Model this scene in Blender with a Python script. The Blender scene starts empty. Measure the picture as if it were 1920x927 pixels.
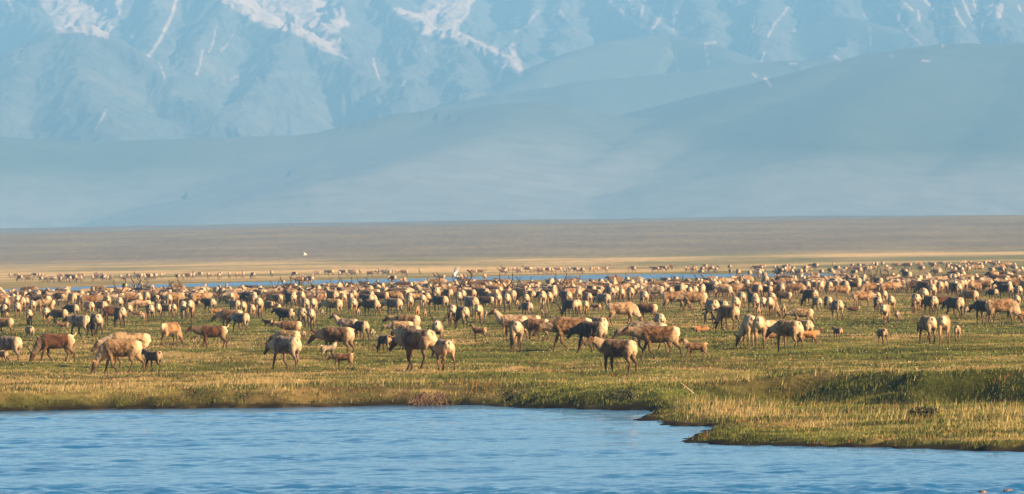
import bpy, math, random
import numpy as np
from mathutils import Matrix, Vector

# ------------------------------------------------------------------ camera, sky, sun, exposure
scene = bpy.context.scene
COL = scene.collection
W, H, F = 1920.0, 927.0, 16000.0            # photograph size and focal length in its pixels
CAM_H = 3.7
PITCH = math.radians(0.045)                 # horizon a little below the centre
ROLL = math.radians(0.85)

cam_d = bpy.data.cameras.new("camera")
cam_d.lens = 300.0
cam_d.sensor_width = 36.0
cam_d.clip_start = 1.0
cam_d.clip_end = 60000.0
cam_d.dof.use_dof = True
cam_d.dof.focus_distance = 285.0
cam_d.dof.aperture_fstop = 11.0
cam = bpy.data.objects.new("camera", cam_d)
COL.objects.link(cam)
CR = Matrix.Rotation(math.radians(90) + PITCH, 4, 'X') @ Matrix.Rotation(-ROLL, 4, 'Z')
cam.matrix_world = Matrix.Translation((0, 0, CAM_H)) @ CR
scene.camera = cam
CRn = np.array(CR.to_3x3())

SUN_EL = math.radians(25.0)
SUN_AZ = math.radians(57.0)                 # to the right of straight behind the camera
sun_dir = Vector((math.sin(SUN_AZ) * math.cos(SUN_EL), -math.cos(SUN_AZ) * math.cos(SUN_EL), math.sin(SUN_EL)))
sd = bpy.data.lights.new("sun", 'SUN')
sd.energy = 5.0
sd.angle = math.radians(0.5)
sd.color = (1.0, 0.69, 0.40)
so = bpy.data.objects.new("sun", sd)
so.rotation_euler = sun_dir.to_track_quat('Z', 'Y').to_euler()
so.location = (300, -300, 200)
COL.objects.link(so)

world = bpy.data.worlds.new("World")
scene.world = world
world.use_nodes = True
nt = world.node_tree
bg = nt.nodes.get("Background") or nt.nodes.new("ShaderNodeBackground")
sky = nt.nodes.new("ShaderNodeTexSky")
sky.sky_type = 'NISHITA'
sky.sun_disc = False
sky.sun_elevation = SUN_EL
sky.sun_rotation = math.atan2(sun_dir.x, sun_dir.y)
sky.air_density = 1.0
sky.dust_density = 0.1
sky.ozone_density = 2.5
nt.links.new(sky.outputs[0], bg.inputs[0])
bg.inputs[1].default_value = 0.046

vs = scene.view_settings
vs.view_transform = 'Standard'
vs.look = 'None'
vs.gamma = 1.0
vs.exposure = 1.48
vs.use_curve_mapping = False
scene.render.engine = 'CYCLES'
cy = scene.cycles
cy.use_denoising = True
cy.denoiser = 'OPENIMAGEDENOISE'
cy.max_bounces = 6
cy.diffuse_bounces = 2
cy.glossy_bounces = 2
cy.transmission_bounces = 2
cy.volume_bounces = 1
cy.transparent_max_bounces = 8
cy.use_adaptive_sampling = False
cy.sample_clamp_indirect = 8.0
scene.render.film_transparent = False

# ------------------------------------------------------------------ helpers
rng = np.random.default_rng(7)
random.seed(7)

def px_ray(px, py):
    """direction (numpy, unit y) of a pixel of the photograph, for setting out real positions"""
    v = np.stack([(np.asarray(px, float) - W / 2) / F, (H / 2 - np.asarray(py, float)) / F,
                  -np.ones_like(np.asarray(px, float) + np.asarray(py, float))], -1)
    d = v @ CRn.T
    return d / d[..., 1:2]

def at_depth(px, py, D):
    d = px_ray(px, py)
    return np.array([0, 0, CAM_H]) + d * np.asarray(D, float)[..., None]

def at_level(px, py, z):
    d = px_ray(px, py)
    t = (z - CAM_H) / d[..., 2]
    return np.array([0, 0, CAM_H]) + d * t[..., None]

def hor(px):
    return 490.0 - 0.0148 * px

def to_px(x, y, z):
    v = np.stack([x, y, z - CAM_H], -1) @ CRn
    return W / 2 + F * v[..., 0] / -v[..., 2], H / 2 - F * v[..., 1] / -v[..., 2]

def _hash(ix, iy, seed):
    h = (ix.astype(np.int64) * 374761393 + iy.astype(np.int64) * 668265263 + seed * 1442695041) & 0x7fffffff
    h = ((h ^ (h >> 13)) * 1274126177) & 0x7fffffff
    h = ((h ^ (h >> 15)) * 2246822519) & 0x7fffffff
    return (h ^ (h >> 16)) & 0xffff

def vnoise(x, y, seed=0):
    """gradient noise, about -1..1"""
    ix = np.floor(x); iy = np.floor(y)
    fx = x - ix; fy = y - iy
    u = fx * fx * fx * (fx * (fx * 6 - 15) + 10)
    v = fy * fy * fy * (fy * (fy * 6 - 15) + 10)
    def g(dx, dy):
        a = _hash(ix + dx, iy + dy, seed) * (2 * math.pi / 65536.0)
        return np.cos(a) * (fx - dx) + np.sin(a) * (fy - dy)
    a = g(0, 0); b = g(1, 0); c = g(0, 1); d = g(1, 1)
    return (a + (b - a) * u + (c - a) * v + (a - b - c + d) * u * v) * 1.5

def fbm(x, y, seed=0, octv=4, gain=0.5):
    s = 0; a = 1.0; n = 0
    for k in range(octv):
        s = s + a * vnoise(x * 2 ** k + 17.3 * k, y * 2 ** k - 9.1 * k, seed + k)
        n += a; a *= gain
    return s / n

def ridged(x, y, seed=0, octv=4):
    s = 0; a = 1.0; n = 0
    for k in range(octv):
        s = s + a * (1 - 2 * np.abs(vnoise(x * 2 ** k + 5.3 * k, y * 2 ** k + 3.1 * k, seed + k)))
        n += a; a *= 0.5
    return s / n

def sstep(a, b, x):
    t = np.clip((x - a) / (b - a), 0, 1)
    return t * t * (3 - 2 * t)

def seg_dist(x, y, poly, vals=None):
    """distance to a polyline and the value interpolated at its nearest point"""
    best = np.full(x.shape, 1e18); val = np.zeros(x.shape)
    for i in range(len(poly) - 1):
        ax, ay = poly[i][:2]; bx, by = poly[i + 1][:2]
        dx, dy = bx - ax, by - ay
        t = np.clip(((x - ax) * dx + (y - ay) * dy) / (dx * dx + dy * dy + 1e-9), 0, 1)
        d = (x - ax - t * dx) ** 2 + (y - ay - t * dy) ** 2
        m = d < best
        best = np.where(m, d, best)
        if vals is not None:
            val = np.where(m, vals[i] + t * (vals[i + 1] - vals[i]), val)
    return np.sqrt(best), val

def inside(x, y, poly):
    r = np.zeros(x.shape, bool)
    n = len(poly)
    for i in range(n):
        x1, y1 = poly[i][:2]; x2, y2 = poly[(i + 1) % n][:2]
        if y1 == y2: continue
        c = ((y1 > y) != (y2 > y)) & (x < (x2 - x1) * (y - y1) / (y2 - y1) + x1)
        r ^= c
    return r

def mesh_np(name, V, Fc, nside, smooth=True):
    me = bpy.data.meshes.new(name)
    me.vertices.add(len(V)); me.vertices.foreach_set("co", np.ascontiguousarray(V, np.float32).ravel())
    Fc = np.ascontiguousarray(Fc, np.int32)
    me.loops.add(Fc.size); me.loops.foreach_set("vertex_index", Fc.ravel())
    me.polygons.add(len(Fc))
    me.polygons.foreach_set("loop_start", np.arange(len(Fc), dtype=np.int32) * nside)
    me.polygons.foreach_set("loop_total", np.full(len(Fc), nside, np.int32))
    me.polygons.foreach_set("use_smooth", np.full(len(Fc), smooth, bool))
    me.update(calc_edges=True)
    return me

def col_attr(me, name, rgb):
    a = me.color_attributes.new(name, 'FLOAT_COLOR', 'POINT')
    buf = np.ones((len(me.vertices), 4), np.float32); buf[:, :3] = rgb
    a.data.foreach_set("color", buf.ravel())

def link(name, me, mat=None, parent=None, **props):
    o = bpy.data.objects.new(name, me)
    COL.objects.link(o)
    if mat: me.materials.append(mat)
    if parent: o.parent = parent
    for k, v in props.items(): o[k] = v
    return o

def grid_faces(nr, nc):
    i = np.arange((nr - 1) * (nc - 1)); r = i // (nc - 1); c = i % (nc - 1)
    a = r * nc + c
    return np.stack([a, a + 1, a + nc + 1, a + nc], -1)

def new_mat(name):
    m = bpy.data.materials.new(name); m.use_nodes = True
    n = m.node_tree
    b = n.nodes["Principled BSDF"]
    return m, n, b

class NB:
    """small node helper"""
    def __init__(s, n): s.n = n
    def node(s, t, **k):
        x = s.n.nodes.new(t)
        for a, v in k.items(): setattr(x, a, v)
        return x
    def put(s, a, b):
        s.n.links.new(a, b)
    def attr(s, name, kind='GEOMETRY'):
        x = s.node("ShaderNodeAttribute"); x.attribute_name = name; x.attribute_type = kind
        return x
    def noise(s, vec, scale, detail=3, rough=0.5):
        x = s.node("ShaderNodeTexNoise"); x.inputs['Scale'].default_value = scale
        x.inputs['Detail'].default_value = detail; x.inputs['Roughness'].default_value = rough
        if vec is not None: s.put(vec, x.inputs['Vector'])
        return x.outputs['Fac']
    def ramp(s, fac, lo, hi, a=0.0, b=1.0):
        x = s.node("ShaderNodeMapRange"); x.interpolation_type = 'SMOOTHSTEP'
        for i, v in zip(('From Min', 'From Max', 'To Min', 'To Max'), (lo, hi, a, b)): x.inputs[i].default_value = v
        s.put(fac, x.inputs['Value'])
        return x.outputs['Result']
    def mix(s, fac, a, b, mode='MIX'):
        x = s.node("ShaderNodeMix"); x.data_type = 'RGBA'; x.blend_type = mode
        for sock, v in ((x.inputs['Factor'], fac), (x.inputs[6], a), (x.inputs[7], b)):
            if hasattr(v, 'is_output'): s.put(v, sock)
            elif isinstance(v, tuple): sock.default_value = (*v, 1.0)
            else: sock.default_value = v
        return x.outputs[2]
    def math(s, op, a, b=0.0):
        x = s.node("ShaderNodeMath"); x.operation = op
        for sock, v in ((x.inputs[0], a), (x.inputs[1], b)):
            if hasattr(v, 'is_output'): s.put(v, sock)
            else: sock.default_value = v
        return x.outputs[0]
    def bump(s, height, strength, dist, bsdf):
        x = s.node("ShaderNodeBump"); x.inputs['Strength'].default_value = strength
        x.inputs['Distance'].default_value = dist
        s.put(height, x.inputs['Height']); s.put(x.outputs[0], bsdf.inputs['Normal'])

def scaled(nb, sx, sy, sz, coord='Object'):
    tc = nb.node("ShaderNodeTexCoord"); mp = nb.node("ShaderNodeMapping")
    mp.inputs['Scale'].default_value = (sx, sy, sz)
    nb.put(tc.outputs[coord], mp.inputs['Vector'])
    return mp.outputs[0]
# ------------------------------------------------------------------ the land: shape
WATER_Z = -0.5
_cpx = [(-900, 786), (-400, 778), (0, 772), (200, 768), (500, 765), (700, 761), (900, 760), (980, 765), (1100, 768), (1190, 770), (1240, 773),
        (1215, 782), (1205, 789), (1260, 796), (1310, 800), (1362, 801), (1345, 806), (1310, 818), (1280, 827), (1330, 833), (1400, 835),
        (1650, 840), (1920, 848), (2400, 858), (3200, 880)]
COAST = [tuple(p[:2]) for p in at_level(np.array([p[0] for p in _cpx]), np.array([p[1] for p in _cpx]), WATER_Z)]
LAND = COAST + [(400, 260), (400, 9000), (-400, 9000), (-400, COAST[0][1])]
_spx = _cpx[:11]
_scarp = [tuple(p[:2]) for p in at_level(np.array([1330, 1450, 1560, 1700, 1800, 1920, 2300, 3200.]), np.array([752, 746, 752, 758, 752, 756, 770, 800.]), -0.3)]
SCARP = COAST[:11] + _scarp
UPLAND = SCARP + [(400, 280), (400, 9000), (-400, 9000), (-400, COAST[0][1])]

def coast_sd(x, y):
    wob = 0.55 * fbm(x * 0.55, y * 0.35, 31, 3) + 0.25 * vnoise(x * 1.9, y * 1.4, 33)
    d, _ = seg_dist(x, y, COAST)
    sdc = np.where(inside(x, y, LAND), d, -d) + wob * np.exp(-(d / 3.0) ** 2)
    d2, _ = seg_dist(x, y, SCARP)
    sds = np.where(inside(x, y, UPLAND), d2, -d2) + 1.2 * fbm(x * 0.3, y * 0.15, 35, 3)
    return sdc, sds

def river_band(x, y):
    """signed distance-like value for the far river channel; positive in the water"""
    y = np.maximum(y, 1.0)
    px = W / 2 + F * x / y
    ymid = np.interp(px, [-600, 0, 340, 700, 1000, 1300, 1480, 1600, 2600], [556, 546, 535.5, 527.5, 521, 518, 515.5, 515, 505])
    half = np.interp(px, [-600, 0, 340, 700, 1000, 1300, 1450, 1540, 1650, 2600], [2.4, 2.6, 3.0, 3.3, 3.9, 3.4, 2.2, 1.2, -4.0, -4.0])
    half = half + 1.1 * fbm(px / 90.0, px * 0 + 3.3, 51, 2)
    dep = (CAM_H + 0.06) * F / y                      # image rows below the horizon for a flat river
    row = dep + hor(px)
    a = half - np.abs(row - ymid)
    # small pools inside the herd
    for cx, cy, rx, ry in ((1440, 533, 32, 2.2), (1120, 528, 40, 1.2), (60, 556, 40, 1.2), (1360, 526, 30, 1.3)):
        a = np.maximum(a, ry * (1 - ((px - cx) / rx) ** 2) - np.abs(row - cy))
    return a * y * y / ((CAM_H + 0.06) * F)           # metres along the view

def far_profile(x, y):
    y = np.maximum(y, 1.0)
    px = W / 2 + F * x / y
    # rows above (negative) / below the true horizon at which the far slopes stand
    z = np.zeros_like(y)
    r1 = 9.5 / F
    z1 = CAM_H - r1 * y                                  # the plain lifts a little towards 3000 m
    t = sstep(1700, 3000, y)
    z = z + t * np.minimum(z1, CAM_H - r1 * 3000 + 0 * y)
    crest = CAM_H + (56 + 6.5 * px / 1920 + 1.5 * np.sin(px / 300.0)) / F * 5200
    up = sstep(2900, 5200, y) * 0.55 + np.clip((y - 2900) / 2300, 0, 1) * 0.45
    z = z + (crest - 1.9) * up
    z = z + 0.9 * fbm(x / 160.0, y / 420.0, 61, 3) * sstep(2900, 4200, y)
    crest2 = CAM_H + (68 + np.interp(px, [0, 700, 1500, 1920], [-1, 1.0, 0.0, -4])) / F * 7600
    dip = sstep(5200, 5900, y) * 9
    z = z - dip + (crest2 - crest + 9) * sstep(5900, 7600, y)
    z = z - sstep(7700, 8600, y) * (crest2 - 3)
    return z

def ground_z(x, y, parts=False):
    x = np.asarray(x, float); y = np.asarray(y, float)
    near = y < 420
    sdc = np.full(x.shape, 60.0); sds = np.full(x.shape, 60.0)
    if near.any():
        a, b = coast_sd(x[near], y[near])
        sdc[near] = a; sds[near] = b
    z = np.interp(y, [0, 500, 850], [.14, .10, .03]) * fbm(x / 14.0, y / 22.0, 1, 3) * sstep(0, 6, sdc)
    amp = np.interp(y, [0, 420, 900, 1600], [1, 1, 0.4, 0.3])
    z = z + amp * (0.080 * fbm(x / 1.7, y / 2.6, 5, 2) + 0.028 * vnoise(x / 0.55, y / 0.7, 8))
    # low hummock ridges across the pasture
    z = z + np.interp(y, [0, 450, 850], [.22, .20, .02]) * np.clip(ridged(x / 16.0 + 0.3 * vnoise(x / 5, y / 9, 3), y / 10.0, 12, 2) - 0.35, 0, 1) * sstep(2, 8, sds)
    low = -0.38 + 0.10 * fbm(x / 5.0, y / 4.0, 14, 2)
    lip = 0.36 * (1 + .5 * vnoise(x / 3.5, y / 3.0, 19)) * np.exp(-((sds - 2.4) / 1.8) ** 2) * sstep(3.0, 9.0, x)
    level = low + (z + lip - low) * sstep(-0.3, 2.6, sds)
    level = level + (0.13 * vnoise(x / 0.8, y / 0.8, 16) - 0.10 * sstep(0.2, 0.6, vnoise(x / 1.7, y / 1.2, 18))) * np.exp(-(sdc / 1.8) ** 2)
    f = np.clip(sdc / 0.75, 0, 1) ** 0.65
    zn = np.where(sdc > 0, WATER_Z + (level - WATER_Z) * f, np.maximum(WATER_Z + 0.55 * sdc, -1.5))
    z = np.where(near, zn, z)
    far = y > 900
    if far.any():
        zf = far_profile(x, y)
        rb = river_band(x, y)
        dipm = sstep(-22, 6, rb)
        zz = (z * sstep(2600, 1500, y) if False else z * (1 - sstep(1500, 2600, y))) + zf - 0.75 * dipm * (y < 2600)
        z = np.where(far, zz, z)
    if parts: return z, sdc, sds
    return z

def land_cover(x, y, sdc, sds):
    """amount of dry golden grass, of dark wet growth, of tall grass at a place"""
    px, py = to_px(x, y, np.zeros_like(x))
    g = 0.42 + 0.95 * fbm(x / 26.0, y / 20.0, 71, 3) + 0.55 * fbm(x / 6.0, y / 3.5, 75, 3)
    spots = ((150, 672, 260, 16, .7), (120, 715, 240, 14, .6), (470, 682, 120, 10, .7), (300, 650, 120, 7, .6), (800, 700, 260, 10, .4), (950, 640, 120, 7, .8),
             (1270, 612, 150, 8, .9), (1300, 690, 200, 9, .4), (1650, 714, 380, 10, .9), (1350, 735, 90, 14, .6), (1550, 628, 160, 6, .4),
             (1500, 772, 230, 14, .35), (1620, 818, 330, 16, -.7), (1330, 818, 90, 14, -.5), (1500, 560, 220, 9, .8), (480, 655, 260, 5, .5), (600, 668, 80, 9, -.6), (430, 660, 160, 6, -.6), (900, 668, 200, 10, -.5),
             (200, 560, 400, 9, -.2), (640, 725, 300, 10, .5), (1700, 668, 260, 14, -.6), (1150, 722, 200, 9, -.3), (1250, 800, 70, 10, -.2), (60, 745, 200, 8, .2),
             (1550, 610, 250, 5, -.6), (1850, 625, 120, 7, -.5), (700, 615, 260, 7, -.5))
    for cx, cy, rx, ry, v in spots:
        g = g + v * np.exp(-((px - cx) / rx) ** 2 - ((py - cy) / ry) ** 2)
    gold = sstep(0.15, 0.95, g)
    bank = np.exp(-(np.maximum(sdc - 0.1, 0) / 1.15) ** 2)
    scarp = np.exp(-((sds - 0.8) / 1.7) ** 2) * sstep(3.5, 7.5, x) * (sdc > 0)
    wet = np.maximum(bank * 0.95, scarp * (1.0 + 0.5 * vnoise(x / 2.0, y / 1.5, 81)))
    hol = sstep(0.52, 0.72, ridged(x / 9.0, y / 6.0, 91, 2)) * 0.75
    wet = np.clip(np.maximum(wet, hol * (y < 700)), 0, 1)
    tall = np.clip(1.0 * np.exp(-((sds + 5) / 6.0) ** 2) * (x > 4) + 0.8 * np.exp(-((sds - 4.5) / 3.5) ** 2) + 0.25 * gold, 0, 1)
    return gold, wet, tall

GREEN = np.array([0.12, 0.15, 0.027]); GOLD = np.array([0.43, 0.31, 0.135]); WET = np.array([0.028, 0.036, 0.009])
def cover_colour(gold, wet):
    c = GREEN + (GOLD - GREEN) * gold[..., None]
    return c + (WET - c) * (wet[..., None] * 0.9)

# ------------------------------------------------------------------ the land: one sheet from the camera to the foot of the mountains
ys = np.concatenate([np.array([-60, 0, 60, 110, 140.]), np.arange(150, 345, 0.3), np.arange(345, 520, 0.6),
                     520 * (1 + 0.0022) ** np.arange(0, 640), ])
ys = ys[ys < 2050]
ys = np.concatenate([ys, 2050 * (1.009) ** np.arange(1, 175)])
ncol = 620
us = np.linspace(-0.115, 0.115, ncol)
us = us + 0.6 * us ** 3 / 0.115 ** 2
YY, UU = np.meshgrid(ys, us, indexing='ij')
XX = UU * np.maximum(YY, 170.0)
ZZ, SDC, SDS = ground_z(XX, YY, True)
gold, wet, tall = land_cover(XX, YY, SDC, SDS)
cc = cover_colour(gold, wet)
# farther cover: green flats, straw coloured bands, then the heath slope
pxs = W / 2 + F * XX / np.maximum(YY, 1)
rows = (CAM_H) * F / np.maximum(YY, 1)
fy = sstep(1000, 1700, YY)[..., None]
band = fbm(pxs / 500.0, rows / 3.5, 111, 3)
straw = np.array([0.80, 0.58, 0.28]); flat_green = np.array([0.24, 0.23, 0.07])
mixs = np.clip(0.62 + 1.5 * band - 0.55 * sstep(900, 1700, pxs) * (rows > 24), 0, 1)[..., None]
farc = flat_green + (straw - flat_green) * mixs
cc = cc + (farc - cc) * fy
hs = sstep(2850, 3250, YY + 120 * fbm(pxs / 200.0, rows / 1.0, 117, 2))[..., None]
hn = fbm(XX / 60.0, YY / 190.0, 121, 5)[..., None]
heath = np.array([0.27, 0.21, 0.125]) * (1 + 0.35 * hn) + np.array([0.02, 0.03, 0.0]) * np.clip(hn * 2, 0, 1)
heath = heath * np.where(YY > 5300, 0.75, 1.0)[..., None]
cc = cc + (heath - cc) * hs
mud_undercut = (sstep(0.55, 0.12, SDC + 0.18 * vnoise(XX / 0.7, YY / 0.7, 131)) * (SDC > -0.5))[..., None]  # wet soil, blackened to suggest the shade under the bank's lip
cc = cc + (np.array([0.022, 0.017, 0.010]) - cc) * mud_undercut
bedm = (SDC < 0)[..., None]
cc = np.where(bedm, np.array([0.06, 0.055, 0.04]), cc)
V = np.stack([XX, YY, ZZ], -1).reshape(-1, 3)
me = mesh_np("tundra_ground", V, grid_faces(len(ys), ncol), 4)
col_attr(me, "cover", cc.reshape(-1, 3))
m_ground, n, b = new_mat("tundra")
nb = NB(n)
at = nb.attr("cover")
v = scaled(nb, 1, 0.6, 1)
n1 = nb.noise(v, 1.4, 5, 0.65); n2 = nb.noise(v, 9.0, 3, 0.6)
c = nb.mix(nb.ramp(n1, 0.3, 0.72), nb.mix(1.0, at.outputs['Color'], (0.55, 0.52, 0.45), 'MULTIPLY'), nb.mix(1.0, at.outputs['Color'], (1.25, 1.2, 1.1), 'MULTIPLY'))
c = nb.mix(nb.ramp(n2, 0.25, 0.8, 0.0, 0.5), c, nb.mix(1.0, c, (0.45, 0.42, 0.4), 'MULTIPLY'))
v2 = scaled(nb, 0.01, 0.004, 0.01)
v4 = scaled(nb, 0.35, 0.011, 0.35)
n4 = nb.noise(v4, 1.0, 5, 0.7)
c = nb.mix(nb.ramp(n4, 0.35, 0.68, 0.0, 0.55), c, nb.mix(1.0, c, (0.50, 0.56, 0.52), 'MULTIPLY'))
n3 = nb.noise(v2, 3.0, 5, 0.6)
c = nb.mix(nb.ramp(n3, 0.3, 0.7, 0.0, 0.35), c, nb.mix(1.0, c, (0.6, 0.62, 0.6), 'MULTIPLY'))
nb.put(c, b.inputs['Base Color']); b.inputs['Roughness'].default_value = 0.95; b.inputs['Specular IOR Level'].default_value = 0.1
nb.bump(n1, 0.6, 0.12, b)
link("ground", me, m_ground, kind="structure")

# ------------------------------------------------------------------ the near river, with real waves
wy = np.concatenate([np.array([-60, 0, 80, 120.]), np.arange(140, 262, 0.17), np.array([270, 300, 340.])])
wu = np.linspace(-0.10, 0.10, 560)
WY, WU = np.meshgrid(wy, wu, indexing='ij')
WX = WU * np.maximum(WY, 150)
q = 0.25 * fbm(WX / 18, WY / 12, 201, 2)
wz = 0.046 * vnoise(WX / 1.5 + q, WY / 0.8, 202) + 0.022 * vnoise(WX / 0.7 + WY * .25, WY / 0.42, 203) + 0.013 * vnoise(WX / 0.32, WY / 0.3 + WX * .2, 204)
gust = 0.55 + 1.5 * np.clip(fbm(WX / 14.0, WY / 7.0, 205, 3) + 0.15, 0, 1) + 0.9 * sstep(165, 152, WY) * 0 + 0.7 * (1 - sstep(149, 160, WY + 5 * vnoise(WX / 5.0, WY / 9.0, 207)))
cy_, _ = seg_dist(WX, WY, COAST)
gust = gust * (0.35 + 0.65 * sstep(0.3, 7, cy_))
wz = wz * gust
me = mesh_np("river", np.stack([WX, WY, WATER_Z + wz], -1).reshape(-1, 3), grid_faces(len(wy), len(wu)), 4)
m_water, n, b = new_mat("river_water")
nb = NB(n)
b.inputs['Base Color'].default_value = (0.003, 0.10, 0.25, 1)
b.inputs['Roughness'].default_value = 0.06
b.inputs['IOR'].default_value = 1.333
v = scaled(nb, 1, 1.5, 1)
nb.bump(nb.noise(v, 5.5, 3, 0.6), 0.55, 0.04, b)
link("river", me, m_water, kind="structure")

# ------------------------------------------------------------------ the far river, a sheet lying in its channel
ry = np.arange(880, 1750, 6.0)
ru = np.linspace(-0.085, 0.085, 160)
RY, RU = np.meshgrid(ry, ru, indexing='ij')
RX = RU * RY
me = mesh_np("far_river", np.stack([RX, RY, np.full_like(RX, -0.06) + 0.0 * RX], -1).reshape(-1, 3), grid_faces(len(ry), len(ru)), 4)
m_far, n, b = new_mat("far_river_water")
nb = NB(n)
b.inputs['Base Color'].default_value = (0.002, 0.035, 0.13, 1)
b.inputs['Roughness'].default_value = 0.12
b.inputs['IOR'].default_value = 1.333
v = scaled(nb, 1, 1, 1)
nb.bump(nb.noise(v, 1.2, 4, 0.7), 1.0, 0.3, b)
link("far_river", me, m_far, kind="structure")

# ------------------------------------------------------------------ the mountains
RIDGES = [  # (points in (px, py, metres away), side slope, sharpness of relief)
    ([(-150, 210, 12800), (0, 130, 13100), (60, 95, 13300), (135, 57, 13500), (205, 85, 13300), (300, 150, 13000), (430, 245, 12400), (560, 330, 12000)], .62, .8),
    ([(135, 57, 13500), (150, 150, 12700), (200, 265, 11800)], .55, .8),
    ([(40, 100, 13350), (20, 190, 12500), (-60, 280, 11800)], .55, .8),
    ([(-300, 40, 15500), (-100, -10, 15500), (30, 10, 15300), (110, 75, 14600)], .8, 1),
    ([(230, -60, 15600), (215, 40, 14900), (200, 80, 14500)], .85, 1),
    ([(230, -60, 15600), (330, -60, 15500), (400, -25, 15000), (420, 10, 14800), (480, 48, 14500), (545, 62, 14300), (640, 125, 13900), (720, 190, 13400), (800, 260, 12700)], .72, 1),
    ([(420, 10, 14800), (350, 110, 13800), (330, 215, 12800)], .7, 1),
    ([(545, 62, 14300), (500, 150, 13500), (430, 245, 12500)], .7, 1),
    ([(320, -50, 15500), (280, 70, 14300), (270, 150, 13500)], .75, 1),
    ([(620, -60, 16300), (690, -30, 15900), (740, 20, 15300), (800, 60, 14900), (850, 72, 14700), (910, 100, 14300), (980, 148, 13700), (1040, 200, 13000)], .75, 1),
    ([(690, -30, 15900), (630, 40, 15000), (610, 62, 14700), (660, 110, 14000), (690, 170, 13500)], .75, 1),
    ([(800, 60, 14900), (770, 130, 14000), (760, 200, 13000)], .7, 1),
    ([(850, 72, 14700), (860, 140, 13800), (880, 205, 12900)], .7, 1),
    ([(540, -60, 16900), (570, -10, 16400), (600, 30, 15600)], .8, 1),
    ([(900, -80, 17000), (880, -10, 16500), (860, 40, 15900), (845, 60, 15600)], .8, 1),
    ([(900, -80, 17000), (990, -60, 16600), (1000, 20, 15800), (985, 90, 15000), (1000, 140, 14200)], .8, 1),
    ([(1130, -90, 16800), (1150, -20, 16000), (1190, 30, 15300), (1240, 72, 14600)], .8, 1),
    ([(1060, -60, 16700), (1060, 40, 15500), (1040, 110, 14600)], .8, 1),
    ([(-400, -90, 17500), (200, -120, 17500), (700, -120, 17500), (1200, -110, 17300), (1700, -130, 17000), (2400, -120, 17000)], .75, 1),
    ([(1290, -100, 16900), (1300, 0, 15600), (1330, 90, 14400), (1345, 135, 13800)], .8, 1),
    ([(1430, -100, 16900), (1420, 0, 15600), (1440, 110, 14000)], .8, 1),
    ([(1540, -110, 16900), (1560, 0, 15500), (1600, 70, 14600), (1560, 120, 13900)], .8, 1),
    ([(1660, -110, 16900), (1690, 0, 15400), (1720, 90, 14000)], .8, 1),
    ([(1780, -110, 16900), (1790, 0, 15400), (1790, 90, 13900)], .8, 1),
    ([(1900, -110, 16900), (1880, 0, 15200), (1870, 60, 14400), (1960, 120, 13500)], .8, 1),
    ([(2060, -110, 16900), (2040, 40, 15000), (2020, 120, 13800)], .8, 1),
    ([(1560, 40, 14900), (1600, 38, 14700), (1680, 70, 14300), (1740, 110, 13800)], .5, .3),
    ([(960, 168, 13300), (1090, 97, 13500), (1150, 82, 13600), (1240, 66, 13900), (1330, 92, 13700), (1400, 140, 13300)], .42, .3),
    ([(940, 180, 12600), (1060, 160, 12600), (1180, 148, 12700), (1340, 130, 12800), (1450, 118, 12900), (1540, 112, 12900), (1660, 138, 12800), (1800, 150, 12600)], .26, .22),
    ([(-600, 250, 11000), (0, 260, 11000), (200, 266, 11000), (550, 256, 11000), (690, 238, 11000), (760, 216, 11100), (860, 211, 11100), (980, 199, 11100), (1060, 226, 10900), (1250, 300, 10500), (1400, 350, 10200)], .22, .16),
    ([(980, 199, 11100), (900, 260, 10500), (700, 330, 10000)], .2, .12),
    ([(1100, 320, 10300), (1330, 218, 10900), (1440, 176, 11100), (1560, 131, 11400), (1660, 105, 11600), (1760, 92, 11600), (1860, 88, 11600), (2100, 78, 11600), (2500, 110, 11600)], .26, .16),
    ([(1760, 92, 11600), (1600, 200, 10700), (1500, 300, 10100)], .2, .12),
    ([(1990, 90, 11600), (1930, 220, 10700), (1820, 320, 10100)], .2, .12),
]
mrow = np.concatenate([np.arange(9000, 11800, 22.0), np.arange(11800, 17700, 9.0)])
mu = np.linspace(-0.088, 0.088, 1000)
MY, MU = np.meshgrid(mrow, mu, indexing='ij')
MX = MU * MY
wx = MX + 26 * fbm(MX / 420, MY / 420, 301, 3); wyy = MY + 26 * fbm(MX / 420, MY / 420, 302, 3)
Z = np.full(MX.shape, -200.0); REL = np.zeros(MX.shape)
for pts, slope, rel in RIDGES:
    P = at_depth(np.array([p[0] for p in pts], float), np.array([p[1] for p in pts], float), np.array([p[2] for p in pts], float))
    dd, zz = seg_dist(wx, wyy, [tuple(p[:2]) for p in P], [p[2] for p in P])
    dd = np.sqrt(dd * dd + 25.0 ** 2 * (1.4 - rel)) - 25.0 * math.sqrt(1.4 - rel)
    zc = zz - slope * dd
    k = 9.0
    mm = np.maximum(Z, zc)
    wgt = 1 / (1 + np.exp(-np.clip((zc - Z) / k, -30, 30)))
    REL = REL * (1 - wgt) + rel * wgt
    Z = mm + k * 0.6 * np.log1p(np.exp(-np.abs(Z - zc) / k))
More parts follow.
